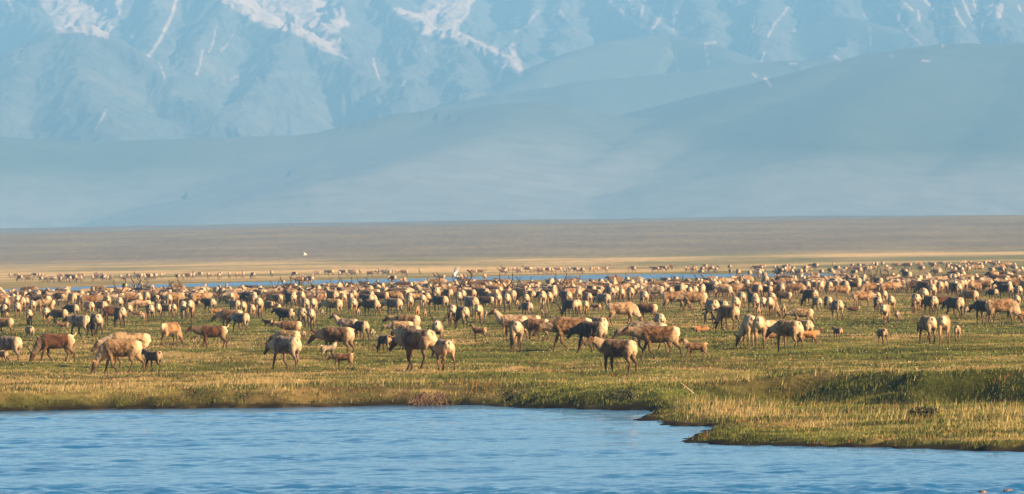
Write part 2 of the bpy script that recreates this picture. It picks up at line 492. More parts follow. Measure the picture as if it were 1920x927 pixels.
# high basins that hold the glaciers
for cx, py, D0, L_, hw in ((150, -25, 15700, 1350, 80), (500, -22, 15900, 1250, 85), (600, 30, 15300, 700, 45), (820, -12, 16200, 1500, 55), (930, 70, 15000, 500, 45)):
    P = at_depth(np.array([float(cx)]), np.array([float(py)]), np.array([float(D0)]))[0]
    ah = D0 - MY; la = np.abs(MX / MY * D0 - P[0])
    zc = P[2] - 0.13 * np.abs(ah) - 0.9 * np.maximum(ah - L_, 0) - 0.75 * np.maximum(la - hw, 0) + 6 * fbm(MX / 90, MY / 160, 371, 3)
    Z = np.maximum(Z, zc)
gul = ridged(MX / 150 + 0.4 * vnoise(MX / 90, MY / 90, 5), MY / 420, 311, 4)
rock = fbm(MX / 60.0, MY / 110.0, 321, 4)
Z = Z + 3.0 * (1 - REL) * ridged(MX / 330 + .5 * vnoise(MX / 300, MY / 700, 9), MY / 1500, 315, 3) + REL ** 1.3 * (10 * gul + 4.5 * rock + 2.2 * fbm(MX / 24.0, MY / 60.0, 361, 3) + 8 * REL * ridged(MX / 38 + .5 * vnoise(MX / 60, MY / 200, 8), MY / 420, 313, 3)) + (1 - REL) * 2.5 * fbm(MX / 220, MY / 300, 331, 3)
Z = np.maximum(Z, 3 + 4 * fbm(MX / 300, MY / 300, 341, 2))
# snow: remnant fields, glaciers and gully streaks, each lying where it lies on the mountain
qx, qy = to_px(MX, MY, Z)
snow = np.full(MX.shape, -1.0)
fields = [([(70, -10), (225, -10), (222, 25), (200, 68), (160, 60), (110, 58), (95, 30)], 8), ([(400, -10), (560, -10), (640, 18), (650, 45), (615, 62), (640, 100), (600, 92), (560, 62), (490, 48), (450, 20)], 8),
          ([(740, 18), (790, 28), (800, -10), (890, -10), (872, 30), (850, 60), (930, 92), (975, 118), (978, 140), (930, 120), (880, 80), (840, 70), (790, 60)], 7),
          ([(1362, -10), (1400, -10), (1395, 8), (1375, 12)], 3)]
nz = fbm(qx / 14.0, qy / 14.0, 401, 4)
nzl = fbm(qx / 60.0, qy / 30.0, 404, 3)
for poly, soft in fields:
    d, _ = seg_dist(qx, qy, poly + [poly[0]])
    s = np.where(inside(qx, qy, poly), d, -d) / soft
    snow = np.maximum(snow, s + 0.6 + 0.8 * nz - 0.5 * np.clip(-nzl - .35, 0, 1))
streaks = [([(330, 0), (322, 30), (300, 75), (280, 104)], 3.6), ([(405, 50), (400, 80), (392, 98)], 1.4), ([(380, 95), (376, 120), (368, 140)], 2.2), ([(440, 60), (425, 85), (414, 96)], 1.4),
           ([(200, 205), (190, 225), (180, 240)], 1.4), ([(15, 0), (25, 22)], 3), ([(360, 5), (350, 25)], 1.6), ([(320, 100), (330, 88)], 1.5), ([(455, 140), (430, 150)], 1.8),
           ([(250, 70), (240, 80)], 2), ([(700, 110), (706, 135)], 2), ([(760, 150), (755, 160)], 2.4), ([(745, 80), (738, 110)], 1.3), ([(790, 75), (800, 100)], 1.3), ([(300, 120), (310, 150)], 1.5),
           ([(640, 70), (625, 95), (650, 110)], 2.5), ([(700, 120), (712, 150)], 1.8), ([(826, 90), (830, 120)], 1.3),
           ([(1140, 0), (1170, 25), (1200, 48), (1222, 62), (1228, 50)], 3.2), ([(1210, 0), (1200, 35)], 2.2), ([(1250, -5), (1240, 30), (1224, 55)], 2.6), ([(1275, 12), (1265, 35), (1262, 55)], 2.6), ([(1180, 0), (1190, 30)], 1.6),
           ([(1490, -5), (1470, 25), (1450, 48), (1440, 70)], 2.2), ([(1416, 25), (1412, 60), (1402, 90)], 1.8), ([(1508, 40), (1500, 52), (1490, 60)], 2.4), ([(1434, 98), (1428, 114)], 2.6), ([(1392, 60), (1396, 72)], 1.8), ([(1340, 80), (1322, 82)], 3),
           ([(1630, 45), (1632, 80), (1635, 98)], 1.6), ([(1655, 0), (1680, 22), (1690, 45), (1700, 56)], 3.2), ([(1690, 0), (1712, 20)], 2), ([(1735, 0), (1755, 25), (1764, 50), (1768, 85)], 3.4), ([(1785, 0), (1795, 30), (1810, 50)], 2.4),
           ([(1805, 0), (1818, 30), (1832, 50)], 2.4), ([(1860, -5), (1858, 25), (1845, 35), (1838, 70)], 2.6), ([(1850, 10), (1875, 12), (1872, 30)], 7), ([(1722, 20), (1724, 38)], 2.6), ([(1700, 60), (1730, 85)], 1.4),
           ([(1250, 90), (1268, 115), (1272, 135)], 1.2), ([(1320, 80), (1330, 125)], 1.1), ([(1435, 148), (1446, 162)], 2.8), ([(1412, 138), (1418, 144)], 2.2), ([(1480, 120), (1495, 120)], 1.8), ([(1728, 114), (1744, 115)], 1.8),
           ([(1664, 105), (1676, 106)], 1.6), ([(1565, 104), (1578, 116)], 1.6), ([(1825, 0), (1830, 20)], 2), ([(960, 85), (972, 130)], 6), ([(1010, 20), (985, 50), (965, 60)], 2), ([(1050, 20), (1056, 32)], 3), ([(1620, 25), (1622, 30)], 2),
           ([(1550, 20), (1553, 24)], 2), ([(1910, 12), (1914, 20)], 3), ([(820, 0), (840, 30)], 4)]
for pl, wd in streaks:
    d, _ = seg_dist(qx, qy, pl)
    snow = np.maximum(snow, (wd - d) / 2.6 + 0.75 * nz - 0.05)
snow = np.maximum(snow, 1.6 * (nz + 0.45 * fbm(qx / 5, qy / 9, 409, 2)) - 0.8 - 0.025 * np.clip(qy, -60, 200)) * (REL > 0.5) + snow * (REL <= 0.5)
snow = sstep(-0.15, 0.45, snow)
rockc = np.array([0.07, 0.075, 0.075]) * (1 + 0.35 * rock[..., None]) * np.ones(3)
turf = np.array([0.05, 0.065, 0.04]) * (1 + 0.15 * nzl[..., None])
pal = sstep(215, 370, qy + 8 * fbm(qx / 400.0, qy / 120.0, 405, 2)) * 0.75 + 0.35 * np.exp(-((qx - 1000) / 420) ** 2 - ((qy - 280) / 65) ** 2) - 0.55 * np.exp(-((qx - 150) / 330) ** 2 - ((qy - 305) / 38) ** 2) - 0.5 * sstep(1150, 1500, qx) * sstep(330, 250, qy)  # bright low haze painted into the foothill colour, held back left and right
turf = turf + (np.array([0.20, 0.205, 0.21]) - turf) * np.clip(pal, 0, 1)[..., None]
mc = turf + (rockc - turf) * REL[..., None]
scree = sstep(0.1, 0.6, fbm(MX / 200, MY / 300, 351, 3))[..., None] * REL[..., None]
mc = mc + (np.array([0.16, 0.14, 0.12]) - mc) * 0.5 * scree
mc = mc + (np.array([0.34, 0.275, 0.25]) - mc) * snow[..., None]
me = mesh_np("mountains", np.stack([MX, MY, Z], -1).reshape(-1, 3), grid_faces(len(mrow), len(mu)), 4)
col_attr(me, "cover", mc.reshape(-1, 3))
m_mtn, n, b = new_mat("mountain_rock")
nb = NB(n)
at = nb.attr("cover")
v = scaled(nb, 0.02, 0.02, 0.02)
n1 = nb.noise(v, 1.0, 6, 0.65)
c = nb.mix(nb.ramp(n1, 0.3, 0.7), nb.mix(1.0, at.outputs['Color'], (0.8, 0.8, 0.8), 'MULTIPLY'), nb.mix(1.0, at.outputs['Color'], (1.12, 1.1, 1.08), 'MULTIPLY'))
nb.put(c, b.inputs['Base Color']); b.inputs['Roughness'].default_value = 0.9; b.inputs['Specular IOR Level'].default_value = 0.1
link("mountains", me, m_mtn, kind="structure")

# ------------------------------------------------------------------ the air between
zt = float(Z.max()) + 25
bx = 2200.0
hv = np.array([(sx * bx, yy, zz) for zz in (-3.0, zt) for yy in (-80.0, 17900.0) for sx in (-1, 1)])
hf = np.array([(0, 2, 3, 1), (4, 5, 7, 6), (0, 1, 5, 4), (2, 6, 7, 3), (0, 4, 6, 2), (1, 3, 7, 5)])
me = mesh_np("haze", hv, hf, 4, False)
m_haze = bpy.data.materials.new("haze_air"); m_haze.use_nodes = True
n = m_haze.node_tree
n.nodes.remove(n.nodes["Principled BSDF"])
pv = n.nodes.new("ShaderNodeVolumePrincipled")
pv.inputs['Color'].default_value = (0.225, 0.55, 1.0, 1)
pv.inputs['Density'].default_value = 0.78e-4
pv.inputs['Anisotropy'].default_value = -0.2
n.links.new(pv.outputs[0], n.nodes["Material Output"].inputs['Volume'])
link("haze", me, m_haze, kind="stuff")
# ------------------------------------------------------------------ caribou
def spline(P, n):
    P = np.asarray(P, float)
    k = np.arange(len(P)); t = np.linspace(0, len(P) - 1, n)
    i = np.clip(t.astype(int), 0, len(P) - 2); f = (t - i)[:, None]
    p0 = P[np.clip(i - 1, 0, len(P) - 1)]; p1 = P[i]; p2 = P[i + 1]; p3 = P[np.clip(i + 2, 0, len(P) - 1)]
    return 0.5 * (2 * p1 + (p2 - p0) * f + (2 * p0 - 5 * p1 + 4 * p2 - p3) * f ** 2 + (3 * p1 - p0 - 3 * p2 + p3) * f ** 3)

class Lofts:
    """closed elliptical sweeps collected into one mesh, remembering which sweep each place belongs to"""
    def __init__(s): s.V = []; s.F = []; s.n = 0; s.S = []
    def add(s, kind, pts, ring=10, sub=3, up=(0, 0, 1)):
        # pts rows: x y z half-width half-height
        R = spline(pts, (len(pts) - 1) * sub + 1); R[:, 3:] = np.maximum(R[:, 3:], 0.004)
        T = np.gradient(R[:, :3], axis=0); T /= np.linalg.norm(T, axis=1)[:, None] + 1e-9
        a = np.arange(ring) * 2 * math.pi / ring
        for k in range(len(R)):
            t = T[k]; u = np.array(up, float)
            side = np.cross(u, t)
            if np.linalg.norm(side) < 0.15: side = np.cross(np.array([1.0, 0, 0]), t)
            side /= np.linalg.norm(side); w = np.cross(t, side)
            s.V.append(R[k, :3] + R[k, 3] * np.cos(a)[:, None] * side + R[k, 4] * np.sin(a)[:, None] * w)
            s.S.append((*R[k, :3], max(R[k, 3], R[k, 4]), kind, k / (len(R) - 1)))
        m = len(R)
        for k in range(m - 1):
            for j in range(ring):
                j2 = (j + 1) % ring; o = s.n
                s.F.append((o + k * ring + j, o + k * ring + j2, o + (k + 1) * ring + j2, o + (k + 1) * ring + j))
        s.F.append(tuple(s.n + j for j in reversed(range(ring)))); s.F.append(tuple(s.n + (m - 1) * ring + j for j in range(ring)))
        s.n += m * ring

def remeshed(name, L, voxel, ratio=None):
    me = bpy.data.meshes.new(name + "_src")
    me.from_pydata([tuple(v) for v in np.concatenate(L.V)], [], L.F); me.update()
    o = bpy.data.objects.new("tmp", me); COL.objects.link(o)
    r = o.modifiers.new("r", 'REMESH'); r.mode = 'VOXEL'; r.voxel_size = voxel; r.use_smooth_shade = True
    s = o.modifiers.new("s", 'SMOOTH'); s.factor = 0.5; s.iterations = 3
    if ratio:
        d = o.modifiers.new("d", 'DECIMATE'); d.ratio = ratio
    dg = bpy.context.evaluated_depsgraph_get()
    out = bpy.data.meshes.new_from_object(o.evaluated_get(dg))
    out.name = name
    bpy.data.objects.remove(o); bpy.data.meshes.remove(me)
    return out

def coat_masks(me, L, spec):
    n = len(me.vertices); co = np.empty(n * 3, np.float32); me.vertices.foreach_get("co", co); co = co.reshape(-1, 3)
    S = np.array([(q[0], q[1], q[2], q[3], q[5]) for q in L.S]); kinds = np.array([q[4] for q in L.S])
    d = np.linalg.norm(co[:, None, :] - S[None, :, :3], axis=2) / (S[:, 3] + 0.02)
    j = d.argmin(1); kd = kinds[j]; t = S[j, 4]
    x, y, z = co.T
    s = spec['s']; z0 = z / s; x0 = x / s
    pale = np.zeros(n); dark = np.zeros(n); neck = np.zeros(n)
    body = (kd == 'body') | (kd == 'thigh')
    lying = spec.get('lying')
    zz = z0 + (0.42 if lying else 0)
    nz = fbm(x0 * 5 + spec['seed'], z0 * 5 + y * 3, 3, 2)
    pale = np.where(body, sstep(-0.40, -0.56, x0 + 0.10 * nz - 0.10 * (1.0 - zz)) * sstep(0.50, 0.64, zz), pale)
    ay = np.abs(y) / s + 0.03 * nz
    centre = sstep(0.17, 0.06, ay) * sstep(0.55, 0.75, zz)
    pale = pale * (0.38 + 0.62 * centre)
    if spec['calf']: pale = pale * 0.45
    belly = (kd == 'body') * sstep(0.58, 0.46, zz + 0.04 * nz) * (x0 > -0.35) * (x0 < 0.45)
    pale = np.maximum(pale, 0.6 * belly)
    fl = body * np.exp(-((zz - 0.64) / 0.05) ** 2) * (x0 > -0.3) * (x0 < 0.35)
    dark = dark + 0.45 * fl + (kd == 'body') * 0.4 * sstep(0.12, 0.30, x0 + 0.1 * nz) * sstep(0.62, 0.42, x0) * sstep(0.95, 0.75, zz) + (kd == 'body') * 0.22 * sstep(0.95, 1.06, zz) * (x0 > -0.45)
    neck = np.where(kd == 'neck', sstep(0.05, 0.4, t), neck)
    neck = np.where(body & (x0 > 0.3), 0.6 * sstep(0.3, 0.62, x0), neck)
    leg = (kd == 'leg')
    limb = (leg | (kd == 'thigh'))
    dark = np.where(limb, np.maximum(0.85 * sstep(0.66, 0.16, z0 + 0.05 * nz), dark * (z0 > .6)), dark)
    pale = np.where(leg & (x0 < -0.2), 0.25 * sstep(0.35, 0.62, z0), pale)
    head = (kd == 'head')
    dark = np.where(head, 0.45 + 0.45 * sstep(0.15, 0.6, t) - 0.75 * sstep(0.93, 1.0, t), dark)
    neck = np.where(head, 0.6 * sstep(0.3, 0.0, t), neck)
    dark = np.where(kd == 'ear', 0.45, dark)
    dark = np.where(kd == 'tail', 0.8 * sstep(0.9, 0.5, np.abs(y) * 50), dark)
    pale = np.where(kd == 'tail', 1.0, pale)
    trunk = (kd == 'body') | (kd == 'neck') | (kd == 'thigh')
    nn = np.empty(n * 3, np.float32); me.vertex_normals.foreach_get('vector', nn); nn = nn.reshape(-1, 3)
    rough = 0.016 * s * fbm(x * 9 + y * 7, z * 11 + y * 5 + spec['seed'], 41, 2) * trunk
    co2 = co + nn * rough[:, None]; me.vertices.foreach_set('co', co2.astype(np.float32).ravel()); me.update()
    col_attr(me, "coat_mask", np.clip(np.stack([pale, dark, neck], -1), 0, 1))
    return me

def hoofed(spec):
    """one continuous animal; returns its sweeps. spec: s size, calf, bull, gait, head pose"""
    L = Lofts(); s = spec['s']; cf = spec['calf']; bl = spec['bull']
    def S(rows): return [tuple(v * s for v in r) for r in rows]
    slim = 0.80 if cf else (1.03 if bl else 1.0)
    dz = -0.42 if spec.get('lying') else 0.0
    top = 0.0
    if cf:
        body = [(-.57, 0, .84, .05, .06), (-.53, 0, .84, .13, .15), (-.42, 0, .84, .165, .20), (-.2, 0, .815, .18, .205), (.05, 0, .80, .19, .215), (.28, 0, .81, .18, .22), (.44, 0, .82, .13, .17), (.52, 0, .83, .07, .09)]
    else:
        body = [(-.625, 0, .90, .055, .07), (-.60, 0, .885, .115, .145), (-.52, 0, .865, .17, .20), (-.36, 0, .835, .20, .24), (-.08, 0, .805, .225, .265), (.18, 0, .81, .21, .275), (.38, 0, .845, .18, .27), (.51, 0, .86, .135, .20), (.585, 0, .87, .07, .11)]
    if bl: body = [(x, y, z - .005, w * 1.06, h * 1.07) for x, y, z, w, h in body]
    L.add('body', S([(x, y, z + dz, w, h) for x, y, z, w, h in body]), 16, 3)
    # legs: hip/shoulder, knee, fetlock, toe
    if not spec.get('lying'):
        g = spec['gait']
        lw = 1.0 if not cf else 0.88
        for side in (1, -1):
            for fore in (True, False):
                k = g[(0 if fore else 2) + (0 if side > 0 else 1)]       # fore-left, fore-right, hind-left, hind-right: swing in metres
                lift = 0.06 * abs(k) if k * (1 if fore else 1) < -0.12 else 0.0
                yy = side * (.130 if not cf else .095)
                if fore:
                    bend = 0.05 if k < -0.1 else 0.0
                    rows = [(.36, yy * .9, .82, .08 * lw, .12), (.35 + .1 * k, yy, .64, .062 * lw, .085), (.36 + .35 * k, yy, .50, .046 * lw, .058), (.37 + .62 * k + bend, yy, .31, .042 * lw, .05), (.36 + .8 * k, yy, .2, .031 * lw, .036),
                            (.35 + 1.0 * k, yy, .09 + lift, .031 * lw, .036), (.38 + 1.05 * k, yy, .035 + lift, .036 * lw, .04), (.40 + 1.05 * k, yy, .005 + lift, .036 * lw, .045)]
                else:
                    rows = [(-.43, yy * .9, .86, .11 * lw, .16), (-.43 + .12 * k, yy * 1.0, .72, .105 * lw, .165), (-.41 + .3 * k, yy * .98, .60, .082 * lw, .125), (-.46 + .5 * k, yy * .95, .47, .050 * lw, .070), (-.535 + .62 * k, yy * .95, .36, .035 * lw, .046),
                            (-.515 + .8 * k, yy, .22, .033 * lw, .038), (-.50 + 1.0 * k, yy, .09 + lift, .031 * lw, .036), (-.465 + 1.05 * k, yy, .035 + lift, .036 * lw, .04), (-.445 + 1.05 * k, yy, .005 + lift, .036 * lw, .045)]
                first = rows[:3]; rest = rows[1:]
                L.add('thigh', S(first), 10, 3, up=(1, 0, 0)); L.add('leg', S(rest), 8, 3, up=(1, 0, 0))
    else:
        for side in (1, -1):
            L.add('leg', S([(.35, side * .13, .2, .07, .08), (.5, side * .17, .1, .045, .05), (.68, side * .17, .05, .035, .035), (.5, side * .2, .035, .03, .03)]), 8, 3)
            L.add('leg', S([(-.35, side * .16, .22, .12, .14), (-.15, side * .22, .12, .08, .08), (-.4, side * .25, .05, .04, .04), (-.2, side * .26, .035, .03, .03)]), 8, 3)
    # neck and head
    nx, ny, nzz = spec['poll']; nzz += dz
    pit, yaw = math.radians(spec['pitch']), math.radians(spec['yaw'])
    nr = 0.85 if cf else (1.25 if bl else 1.0)
    bx0, bz0 = (.40, .87 + dz)
    mx, my, mz = bx0 + .52 * (nx - bx0), .40 * ny, bz0 + .42 * (nzz - bz0)
    L.add('neck', S([(bx0 - .08, 0, bz0 - .02, .15 * nr, .23 * nr), (bx0 + .12, .1 * ny, bz0 + .18 * (nzz - bz0) - .03, .135 * nr, .225 * nr), (mx, my, mz - .035, .112 * nr, .185 * nr), (bx0 + .8 * (nx - bx0), .78 * ny, bz0 + .76 * (nzz - bz0) - .015, .088 * nr, .13 * nr), (nx, ny, nzz, .075 * nr, .09 * nr)]), 12, 3)
    f = np.array([math.cos(yaw) * math.cos(pit), math.sin(yaw) * math.cos(pit), math.sin(pit)])
    P = np.array([nx, ny, nzz]); hl = (0.31 if cf else 0.40)
    upv = np.cross(f, np.array([-math.sin(yaw), math.cos(yaw), 0]));  upv = upv if upv[2] > 0 or abs(pit) > 1.3 else -upv
    sidev = np.array([-math.sin(yaw), math.cos(yaw), 0])
    hw = 0.92 if cf else 1.0
    rows = []
    for t, w, h, drop in ((-.10, .055, .06, .0), (.02, .080, .095, .0), (.22, .088, .108, -.005), (.42, .070, .09, -.012), (.65, .052, .066, -.02), (.86, .052, .060, -.022), (.97, .046, .05, -.02), (1.02, .02, .02, -.02)):
        c = P + f * hl * t + upv * drop
        rows.append((*c, w * hw, h * hw))
    L.add('head', S(rows), 12, 3)
    for sg in (1, -1):
        e0 = P + f * .02 + upv * .06 + sidev * sg * .06
        e1 = e0 + sidev * sg * .09 + upv * .05 - f * .03; e2 = e0 + sidev * sg * .155 + upv * .07 - f * .06
        L.add('ear', S([(*e0, .025, .03), (*e1, .022, .038), (*e2, .012, .012)]), 8, 2)
    tz = .97 + dz
    tl = .85 if cf else 1
    if spec.get('tail_up'):
        L.add('tail', S([(-.58, 0, tz, .05, .035), (-.68, 0, tz + .07, .05, .03), (-.72, 0, tz + .15, .03, .02)]), 8, 3)
    else:
        L.add('tail', S([(-.55, 0, tz + .03, .042, .033), (-.635, 0, tz - .0, .038, .028), (-.655, 0, tz - .11 * tl, .022, .016)]), 8, 3)
    spec['antler_at'] = ((P + f * .05 + upv * .075) * s, f, upv, sidev)
    spec['eye_at'] = [(P + f * hl * .30 + upv * .035 + sidev * sg * .078 * hw) * s for sg in (1, -1)]
    spec['muzzle'] = (P + f * hl) * s
    return L

WALK = (0.20, -0.20, -0.16, 0.20); STRIDE = (-0.24, 0.22, 0.22, -0.20); STAND = (0.02, -0.04, 0.04, -0.05); EASY = (-0.10, 0.12, -0.12, 0.06)
POSES = {  # poll position, pitch, yaw
    'level': ((0.86, 0, 1.04), -32, 0), 'low': ((0.90, 0, 0.80), -42, 0), 'graze': ((0.80, 0, 0.40), -62, 0), 'up': ((0.78, 0, 1.26), -18, 0),
    'grazel': ((0.76, 0.22, 0.40), -60, 35), 'lowl': ((0.82, 0.22, 0.86), -35, 40), 'grazer': ((0.76, -0.22, 0.40), -60, -35),
    'back': ((0.74, 0.24, 1.12), -22, 75), 'ahead': ((0.93, 0, 0.98), -24, 6),
}
def antler_sweeps(spec, sg, size):
    (A, f, up, sd_) = spec['antler_at']; s = spec['s']
    fh = np.array([f[0], f[1], 0.0]); fh /= np.linalg.norm(fh) + 1e-9
    Uv = np.array([0, 0, 1.0]) * 0.75 + up * 0.25 if spec['pitch'] > -50 else up * 0.85 + np.array([0, 0, .15])
    Bk = -fh if spec['pitch'] > -50 else -f
    L = Lofts()
    def q(b, o, u): return A + (Bk * b + sd_ * sg * o + Uv * u) * s
    if size == 'bull':
        k = spec.get('ak', 1.0)
        L.add('a', [(*q(0, .03, -.02), .039, .039), (*q(.10, .10 * k, .13 * k), .039, .039), (*q(.24, .22 * k, .30 * k), .036, .036), (*q(.27, .33 * k, .50 * k), .035, .035), (*q(.16, .37 * k, .70 * k), .032, .039), (*q(.02, .34 * k, .84 * k), .028, .039)], 7, 3)
        L.add('a', [(*q(.01, .04, .0), .031, .031), (*q(-.12, .06, .05), .028, .033), (*q(-.22, .05, .14), .018, .031)], 6, 3)
        L.add('a', [(*q(.08, .09 * k, .10), .028, .028), (*q(-.05, .17 * k, .2), .026, .031), (*q(-.12, .2 * k, .32), .018, .026)], 6, 3)
        L.add('a', [(*q(.27, .33 * k, .50 * k), .026, .026), (*q(.38, .36 * k, .58 * k), .016, .016)], 6, 2)
    elif size == 'fork':
        L.add('a', [(*q(0, .03, -.02), .022, .022), (*q(.06, .09, .14), .021, .021), (*q(.10, .16, .28), .018, .018), (*q(.04, .19, .40), .012, .014)], 7, 3)
        L.add('a', [(*q(.02, .05, .05), .018, .018), (*q(-.10, .08, .12), .012, .014)], 6, 2)
    else:
        L.add('a', [(*q(0, .035, -.02), .017, .017), (*q(.06, .075, .07), .016, .016), (*q(.13, .12, .16), .013, .013), (*q(.14, .14, .26), .007, .007)], 6, 2)
    me = bpy.data.meshes.new("antler")
    me.from_pydata([tuple(v) for v in np.concatenate(L.V)], [], L.F)
    me.polygons.foreach_set("use_smooth", [True] * len(me.polygons)); me.update()
    return me

def coat_material(name, geometry):
    m, n, b = new_mat(name); nb = NB(n)
    if geometry:
        a = nb.attr("coat"); coat = a.outputs['Color']; npale = a.outputs['Alpha']; seed = None
    else:
        oi = nb.node("ShaderNodeObjectInfo"); coat = oi.outputs['Color']; npale = oi.outputs['Alpha']; seed = oi.outputs['Random']
    mk = nb.attr("coat_mask"); sp = nb.node("ShaderNodeSeparateColor"); nb.put(mk.outputs['Color'], sp.inputs[0])
    tc = nb.node("ShaderNodeTexCoord")
    vec = tc.outputs['Object']
    if seed is not None:
        ad = nb.node("ShaderNodeVectorMath"); ad.operation = 'ADD'
        nb.put(vec, ad.inputs[0]); nb.put(nb.math('MULTIPLY', seed, 37.0), ad.inputs[1]); vec = ad.outputs[0]
    n1 = nb.noise(vec, 4.6, 4, 0.68); n2 = nb.noise(vec, 14.0, 3, 0.6)
    mul = nb.mix(1.0, coat, (0.34, 0.31, 0.30), 'MULTIPLY')
    c = nb.mix(nb.ramp(n1, 0.40, 0.56), mul, coat)
    palec = (0.52, 0.38, 0.22)
    patch = nb.math('MULTIPLY', nb.ramp(n1, 0.50, 0.64), nb.ramp(npale, 0.2, 0.9, 0.0, 0.32))
    c = nb.mix(patch, c, palec)
    c = nb.mix(nb.math('MULTIPLY', sp.outputs[2], nb.math('MULTIPLY', npale, 0.85)), c, (0.50, 0.39, 0.26))
    c = nb.mix(nb.math('MULTIPLY', sp.outputs[2], nb.ramp(npale, 0.45, 0.0, 0.0, 0.7)), c, (0.055, 0.042, 0.035))
    c = nb.mix(nb.math('MULTIPLY', sp.outputs[1], 0.92), c, (0.062, 0.038, 0.022))
    c = nb.mix(nb.math('MULTIPLY', sp.outputs[0], 0.95), c, nb.mix(nb.ramp(n2, 0.3, 0.7), (0.50, 0.345, 0.19), (0.80, 0.62, 0.40)))
    c = nb.mix(nb.ramp(n2, 0.3, 0.75, 0.0, 0.30), c, nb.mix(1.0, c, (0.55, 0.52, 0.5), 'MULTIPLY'))
    nb.put(c, b.inputs['Base Color']); b.inputs['Roughness'].default_value = 0.85; b.inputs['Specular IOR Level'].default_value = 0.15
    b.inputs['Sheen Weight'].default_value = 0.12
    nb.bump(n2, 0.5, 0.03, b)
    return m
M_COAT = coat_material("caribou_coat", False); M_HERD = coat_material("herd_coat", True)
M_ANTLER, n, b = new_mat("velvet_antler"); nb = NB(n)
nb.put(nb.mix(nb.noise(scaled(nb, 1, 1, 1), 6.0), (0.020, 0.014, 0.010), (0.07, 0.045, 0.028)), b.inputs['Base Color']); b.inputs['Roughness'].default_value = 0.8
M_BONE, n, b = new_mat("pale_antler"); nb = NB(n)
nb.put(nb.mix(nb.noise(scaled(nb, 1, 1, 1), 6.0), (0.30, 0.20, 0.12), (0.48, 0.36, 0.23)), b.inputs['Base Color']); b.inputs['Roughness'].default_value = 0.7
M_EYE, n, b = new_mat("dark_eye"); b.inputs['Base Color'].default_value = (0.01, 0.007, 0.005, 1); b.inputs['Roughness'].default_value = 0.15

PROTO = {}
def proto(kind, pose, gait, tail_up=False):
    key = (kind, pose, gait, tail_up)
    if key in PROTO: return PROTO[key]
    calf = kind == 'calf'; bull = kind == 'bull'
    s = 0.60 if calf else (1.12 if bull else 1.0)
    g = {'walk': WALK, 'stride': STRIDE, 'stand': STAND, 'easy': EASY, 'lie': STAND}[gait]
    poll, pitch, yaw = POSES[pose]
    if calf:
        poll = {'level': (0.70, 0, 1.08), 'up': (0.64, 0, 1.22), 'low': (0.74, 0, 0.85), 'graze': (0.72, 0, 0.42)}.get(pose, poll)
    spec = dict(s=s, calf=calf, bull=bull, gait=g, poll=poll, pitch=pitch, yaw=yaw, lying=gait == 'lie', tail_up=tail_up, seed=len(PROTO) * 3.1)
    L = hoofed(spec)
    me = coat_masks(remeshed("%s_body" % ("calf" if calf else "caribou"), L, 0.018 if calf else 0.024), L, spec)
    me.materials.append(M_COAT)
    lo = None
    spec['L'] = L
    # lighter mesh for the far herd
    lo = coat_masks(remeshed("herd_body", L, 0.026 if calf else 0.038, 0.16), L, spec)
    nv = len(lo.vertices); co = np.empty(nv * 3, np.float32); lo.vertices.foreach_get("co", co)
    lo.calc_loop_triangles(); tr = np.empty(len(lo.loop_triangles) * 3, np.int32); lo.loop_triangles.foreach_get("vertices", tr)
    ck = np.empty(nv * 4, np.float32); lo.color_attributes["coat_mask"].data.foreach_get("color", ck)
    spec['lo'] = (co.reshape(-1, 3), tr.reshape(-1, 3), ck.reshape(-1, 4)); bpy.data.meshes.remove(lo)
    spec['me'] = me; spec['antlers'] = {}
    em = bpy.data.meshes.new("eye")
    bm = __import__('bmesh').new(); __import__('bmesh').ops.create_icosphere(bm, subdivisions=2, radius=0.02 * (0.8 if calf else 1)); bm.to_mesh(em); bm.free(); em.materials.append(M_EYE)
    spec['eye'] = em
    PROTO[key] = spec
    return spec

def antler_meshes(spec, size):
    if size not in spec['antlers']:
        pr = []
        for sg in (1, -1):
            m_ = antler_sweeps(spec, sg, size)
            m_.materials.append(M_ANTLER); pr.append(m_)
        spec['antlers'][size] = pr
    return spec['antlers'][size]

COATS = {  # colour and how pale the neck and moult patches are
    'pale': (0.40, 0.265, 0.135, 0.80), 'tan': (0.29, 0.165, 0.072, 0.55), 'brown': (0.175, 0.095, 0.042, 0.45), 'dark': (0.070, 0.044, 0.029, 0.12),
    'grey': (0.21, 0.165, 0.12, 0.85), 'red': (0.115, 0.050, 0.020, 0.30), 'orange': (0.34, 0.165, 0.055, 0.40), 'fawn': (0.21, 0.115, 0.055, 0.25), 'umber': (0.095, 0.055, 0.028, 0.15),
}
